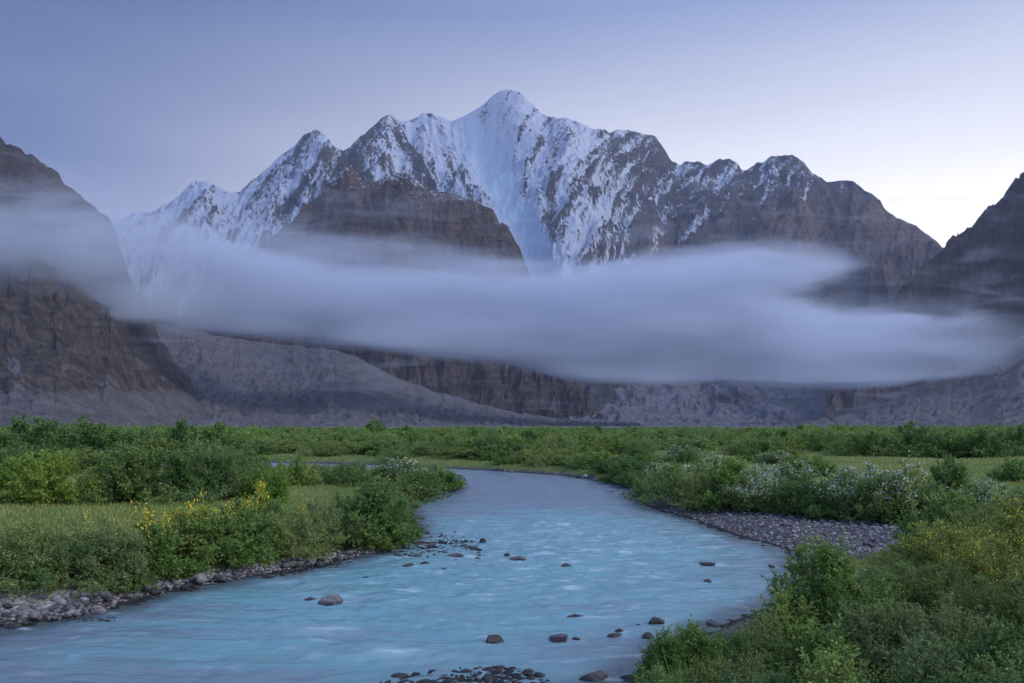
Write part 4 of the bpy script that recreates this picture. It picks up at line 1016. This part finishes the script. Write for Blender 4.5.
for i, (px_, y, pt, lab) in enumerate([(736, 14.2, 624, 'tuft of long grass at the water edge before the steep grey stone'), (752, 14.6, 626, 'tuft of long grass touching the first one by the water'), (768, 15.0, 618, 'grass tuft under the leafy overhang by the water'),
        (720, 12.6, 640, 'grass tuft between the sprig bush and the soft green low bush'), (690, 11.4, 655, 'grass tuft at the bottom by the sprig bushes')]):
    x = (px_ - CX) / F * y; z = gz1(x, y); h = H - (pt - HY) / F * y - z; o = bpy.data.objects.new('grass_tuft', TU[i % 2]); o.location = (x, y, z - .02); o.scale = (h * 1.3, h * 1.3, h); link(o)
    tag(o, lab, 'grass tuft', 'grass tufts of the near right bank')
# ------------------------------------------------------------------ fog bank and the air
def box_obj(name, x0, x1, y0, y1, z0, z1, mat):
    V = [(x, y, z) for z in (z0, z1) for y in (y0, y1) for x in (x0, x1)]
    Fc = [(0, 2, 3, 1), (4, 5, 7, 6), (0, 1, 5, 4), (2, 6, 7, 3), (0, 4, 6, 2), (1, 3, 7, 5)]
    me = mesh_np(name, V, Fc, [mat]); return link(bpy.data.objects.new(name, me))
def build_fog():
    YC = 3000.0
    wx = lambda px: (px - CX) / F * YC
    wz = lambda py: (HY - py) / F * YC + H
    m, nt = new_mat('fog'); b = NB(nt)
    tcn = b.n('ShaderNodeTexCoord').outputs['Object']
    X0, X1 = wx(-60), wx(1120)
    s3 = b.n('ShaderNodeSeparateXYZ', {0: tcn}).outputs
    # slow wisps
    st = b.n('ShaderNodeVectorMath', {0: tcn, 1: (.35, .6, 1.3)}, operation='MULTIPLY').outputs[0]
    nzc = b.n('ShaderNodeTexNoise', {'Vector': st, 'Scale': 1 / 210., 'Detail': 2.5, 'Roughness': .5}).outputs[0]
    wob = b.math('MULTIPLY_ADD', nzc, 190., -95.)
    zz = b.math('ADD', s3[2], wob)
    xf = b.map(s3[0], X0, X1, 0, 1, False)
    def curve(pts, lo, hi):
        n = b.n('ShaderNodeFloatCurve'); b.nt.links.new(xf, n.inputs['Value'])
        c = n.mapping.curves[0]
        P = [((wx(p) - X0) / (X1 - X0), (v - lo) / (hi - lo)) for p, v in pts]
        c.points[0].location = P[0]; c.points[1].location = P[-1]
        for q in P[1:-1]: c.points.new(*q)
        n.mapping.use_clip = False; n.mapping.update()
        return b.math('MULTIPLY_ADD', n.outputs[0], hi - lo, lo)
    zt = lambda pts: [(p, wz(v)) for p, v in pts]
    lo, hi = 0., 1000.
    bot = curve(zt([(-60, 350), (60, 350), (130, 345), (200, 337), (300, 342), (400, 352), (500, 366), (600, 382), (700, 384), (820, 385), (920, 384), (1000, 374), (1060, 360), (1120, 350)]), lo, hi)
    top = curve(zt([(-60, 250), (60, 250), (130, 250), (200, 238), (260, 245), (300, 262), (350, 272), (420, 274), (500, 272), (560, 270), (620, 266), (680, 262), (720, 280), (780, 300), (830, 308), (880, 306), (940, 310), (1000, 318), (1120, 320)]), lo, hi)
    sof = curve([(-60, 300), (60, 270), (150, 200), (250, 170), (320, 130), (420, 80), (560, 60), (760, 55), (900, 60), (1000, 90), (1120, 100)], lo, hi)
    den = curve([(-60, 150), (60, 170), (120, 330), (165, 740), (230, 960), (400, 980), (800, 980), (860, 860), (920, 640), (960, 400), (1000, 170), (1060, 30), (1120, 0)], lo, hi)
    up = b.math('DIVIDE', b.math('SUBTRACT', top, zz), sof)
    upm = b.map(up, -.5, .7)
    sof2 = curve([(-60, 230), (80, 200), (170, 90), (300, 45), (1120, 45)], lo, hi)
    dn = b.map(b.math('DIVIDE', b.math('SUBTRACT', b.math('MULTIPLY_ADD', wob, .4, s3[2]), bot), sof2), -.5, 1.0)
    fz = b.n('ShaderNodeVectorMath', {0: tcn, 1: (.28, .6, 1.5)}, operation='MULTIPLY').outputs[0]
    n2 = b.n('ShaderNodeTexNoise', {'Vector': fz, 'Scale': 1 / 85., 'Detail': 3.0, 'Roughness': .55, 'Distortion': .6}).outputs[0]
    er = lambda q, k=2.0: b.map(b.math('ADD', q, b.math('MULTIPLY_ADD', n2, k, -k * .5)), .12, .95)
    deck = b.math('MULTIPLY', er(b.math('MULTIPLY', upm, dn)), b.math('MULTIPLY', den, .001))
    # upper tongue that trails off to the right
    def tongue(pts_t, pts_b, x0, x1, x2, x3, k, sf):
        t2 = curve(zt(pts_t), lo, hi); b2 = curve(zt(pts_b), lo, hi)
        zq = b.math('MULTIPLY_ADD', wob, -.45, zz)
        a = b.math('MULTIPLY', b.map(b.math('SUBTRACT', t2, zq), -sf * .5, sf * .8), b.map(b.math('SUBTRACT', zq, b2), -sf * .6, sf))
        e = b.math('MULTIPLY', b.map(s3[0], wx(x0), wx(x1)), b.map(s3[0], wx(x3), wx(x2)))
        return b.math('MULTIPLY', er(b.math('MULTIPLY', a, e), 1.8), k)
    tg = tongue([(-60, 262), (520, 268), (600, 264), (680, 256), (750, 250), (800, 253), (850, 266), (880, 274), (1120, 275)],
                [(-60, 300), (560, 300), (700, 300), (780, 296), (830, 288), (880, 282), (1120, 280)], 560, 690, 770, 895, .9, 28)
    wisp = tongue([(-60, 215), (250, 225), (380, 242), (470, 250), (560, 262), (1120, 270)], [(-60, 290), (300, 290), (560, 290), (1120, 290)], 180, 330, 470, 600, .22, 60)
    sh = b.map(s3[0], -980., -1430., 0, 760)
    y = b.math('ABSOLUTE', b.math('ADD', b.math('ADD', s3[1], sh), b.math('MULTIPLY', wob, 1.5)))
    yf = b.map(y, 330, 60)
    d = b.math('MULTIPLY', b.math('ADD', b.math('MAXIMUM', deck, tg), wisp), yf)
    # ragged thin veil
    d = b.math('MULTIPLY', d, b.map(nzc, .30, .62, .35, 1.25))
    d = b.math('MULTIPLY', d, FOG_K)
    vol = b.n('ShaderNodeVolumePrincipled', {'Color': (.86, .92, 1.0, 1), 'Density': d, 'Anisotropy': .1})
    b.out(None, vol.outputs[0])
    o = box_obj('fog_bank', X0, X1, -1380, 420, 60, 860, m); o.location = (0, YC, 0)
    tag(o, 'long pale bank of fog drifting across the foot of the mountains', 'fog', kind='stuff')
FOG_K = .0095
build_fog()
m_air, nt = new_mat('air'); b = NB(nt)
v = b.n('ShaderNodeVolumePrincipled', {'Color': (.70, .80, 1.0, 1), 'Density': HAZE_D if 'HAZE_D' in globals() else 2.3e-5, 'Anisotropy': .2})
b.out(None, v.outputs[0])
hz = box_obj('haze', -12000, 12000, -300, 16000, -4, 3800, m_air)
tag(hz, 'thin blue haze in the air of the valley', 'haze', kind='stuff')
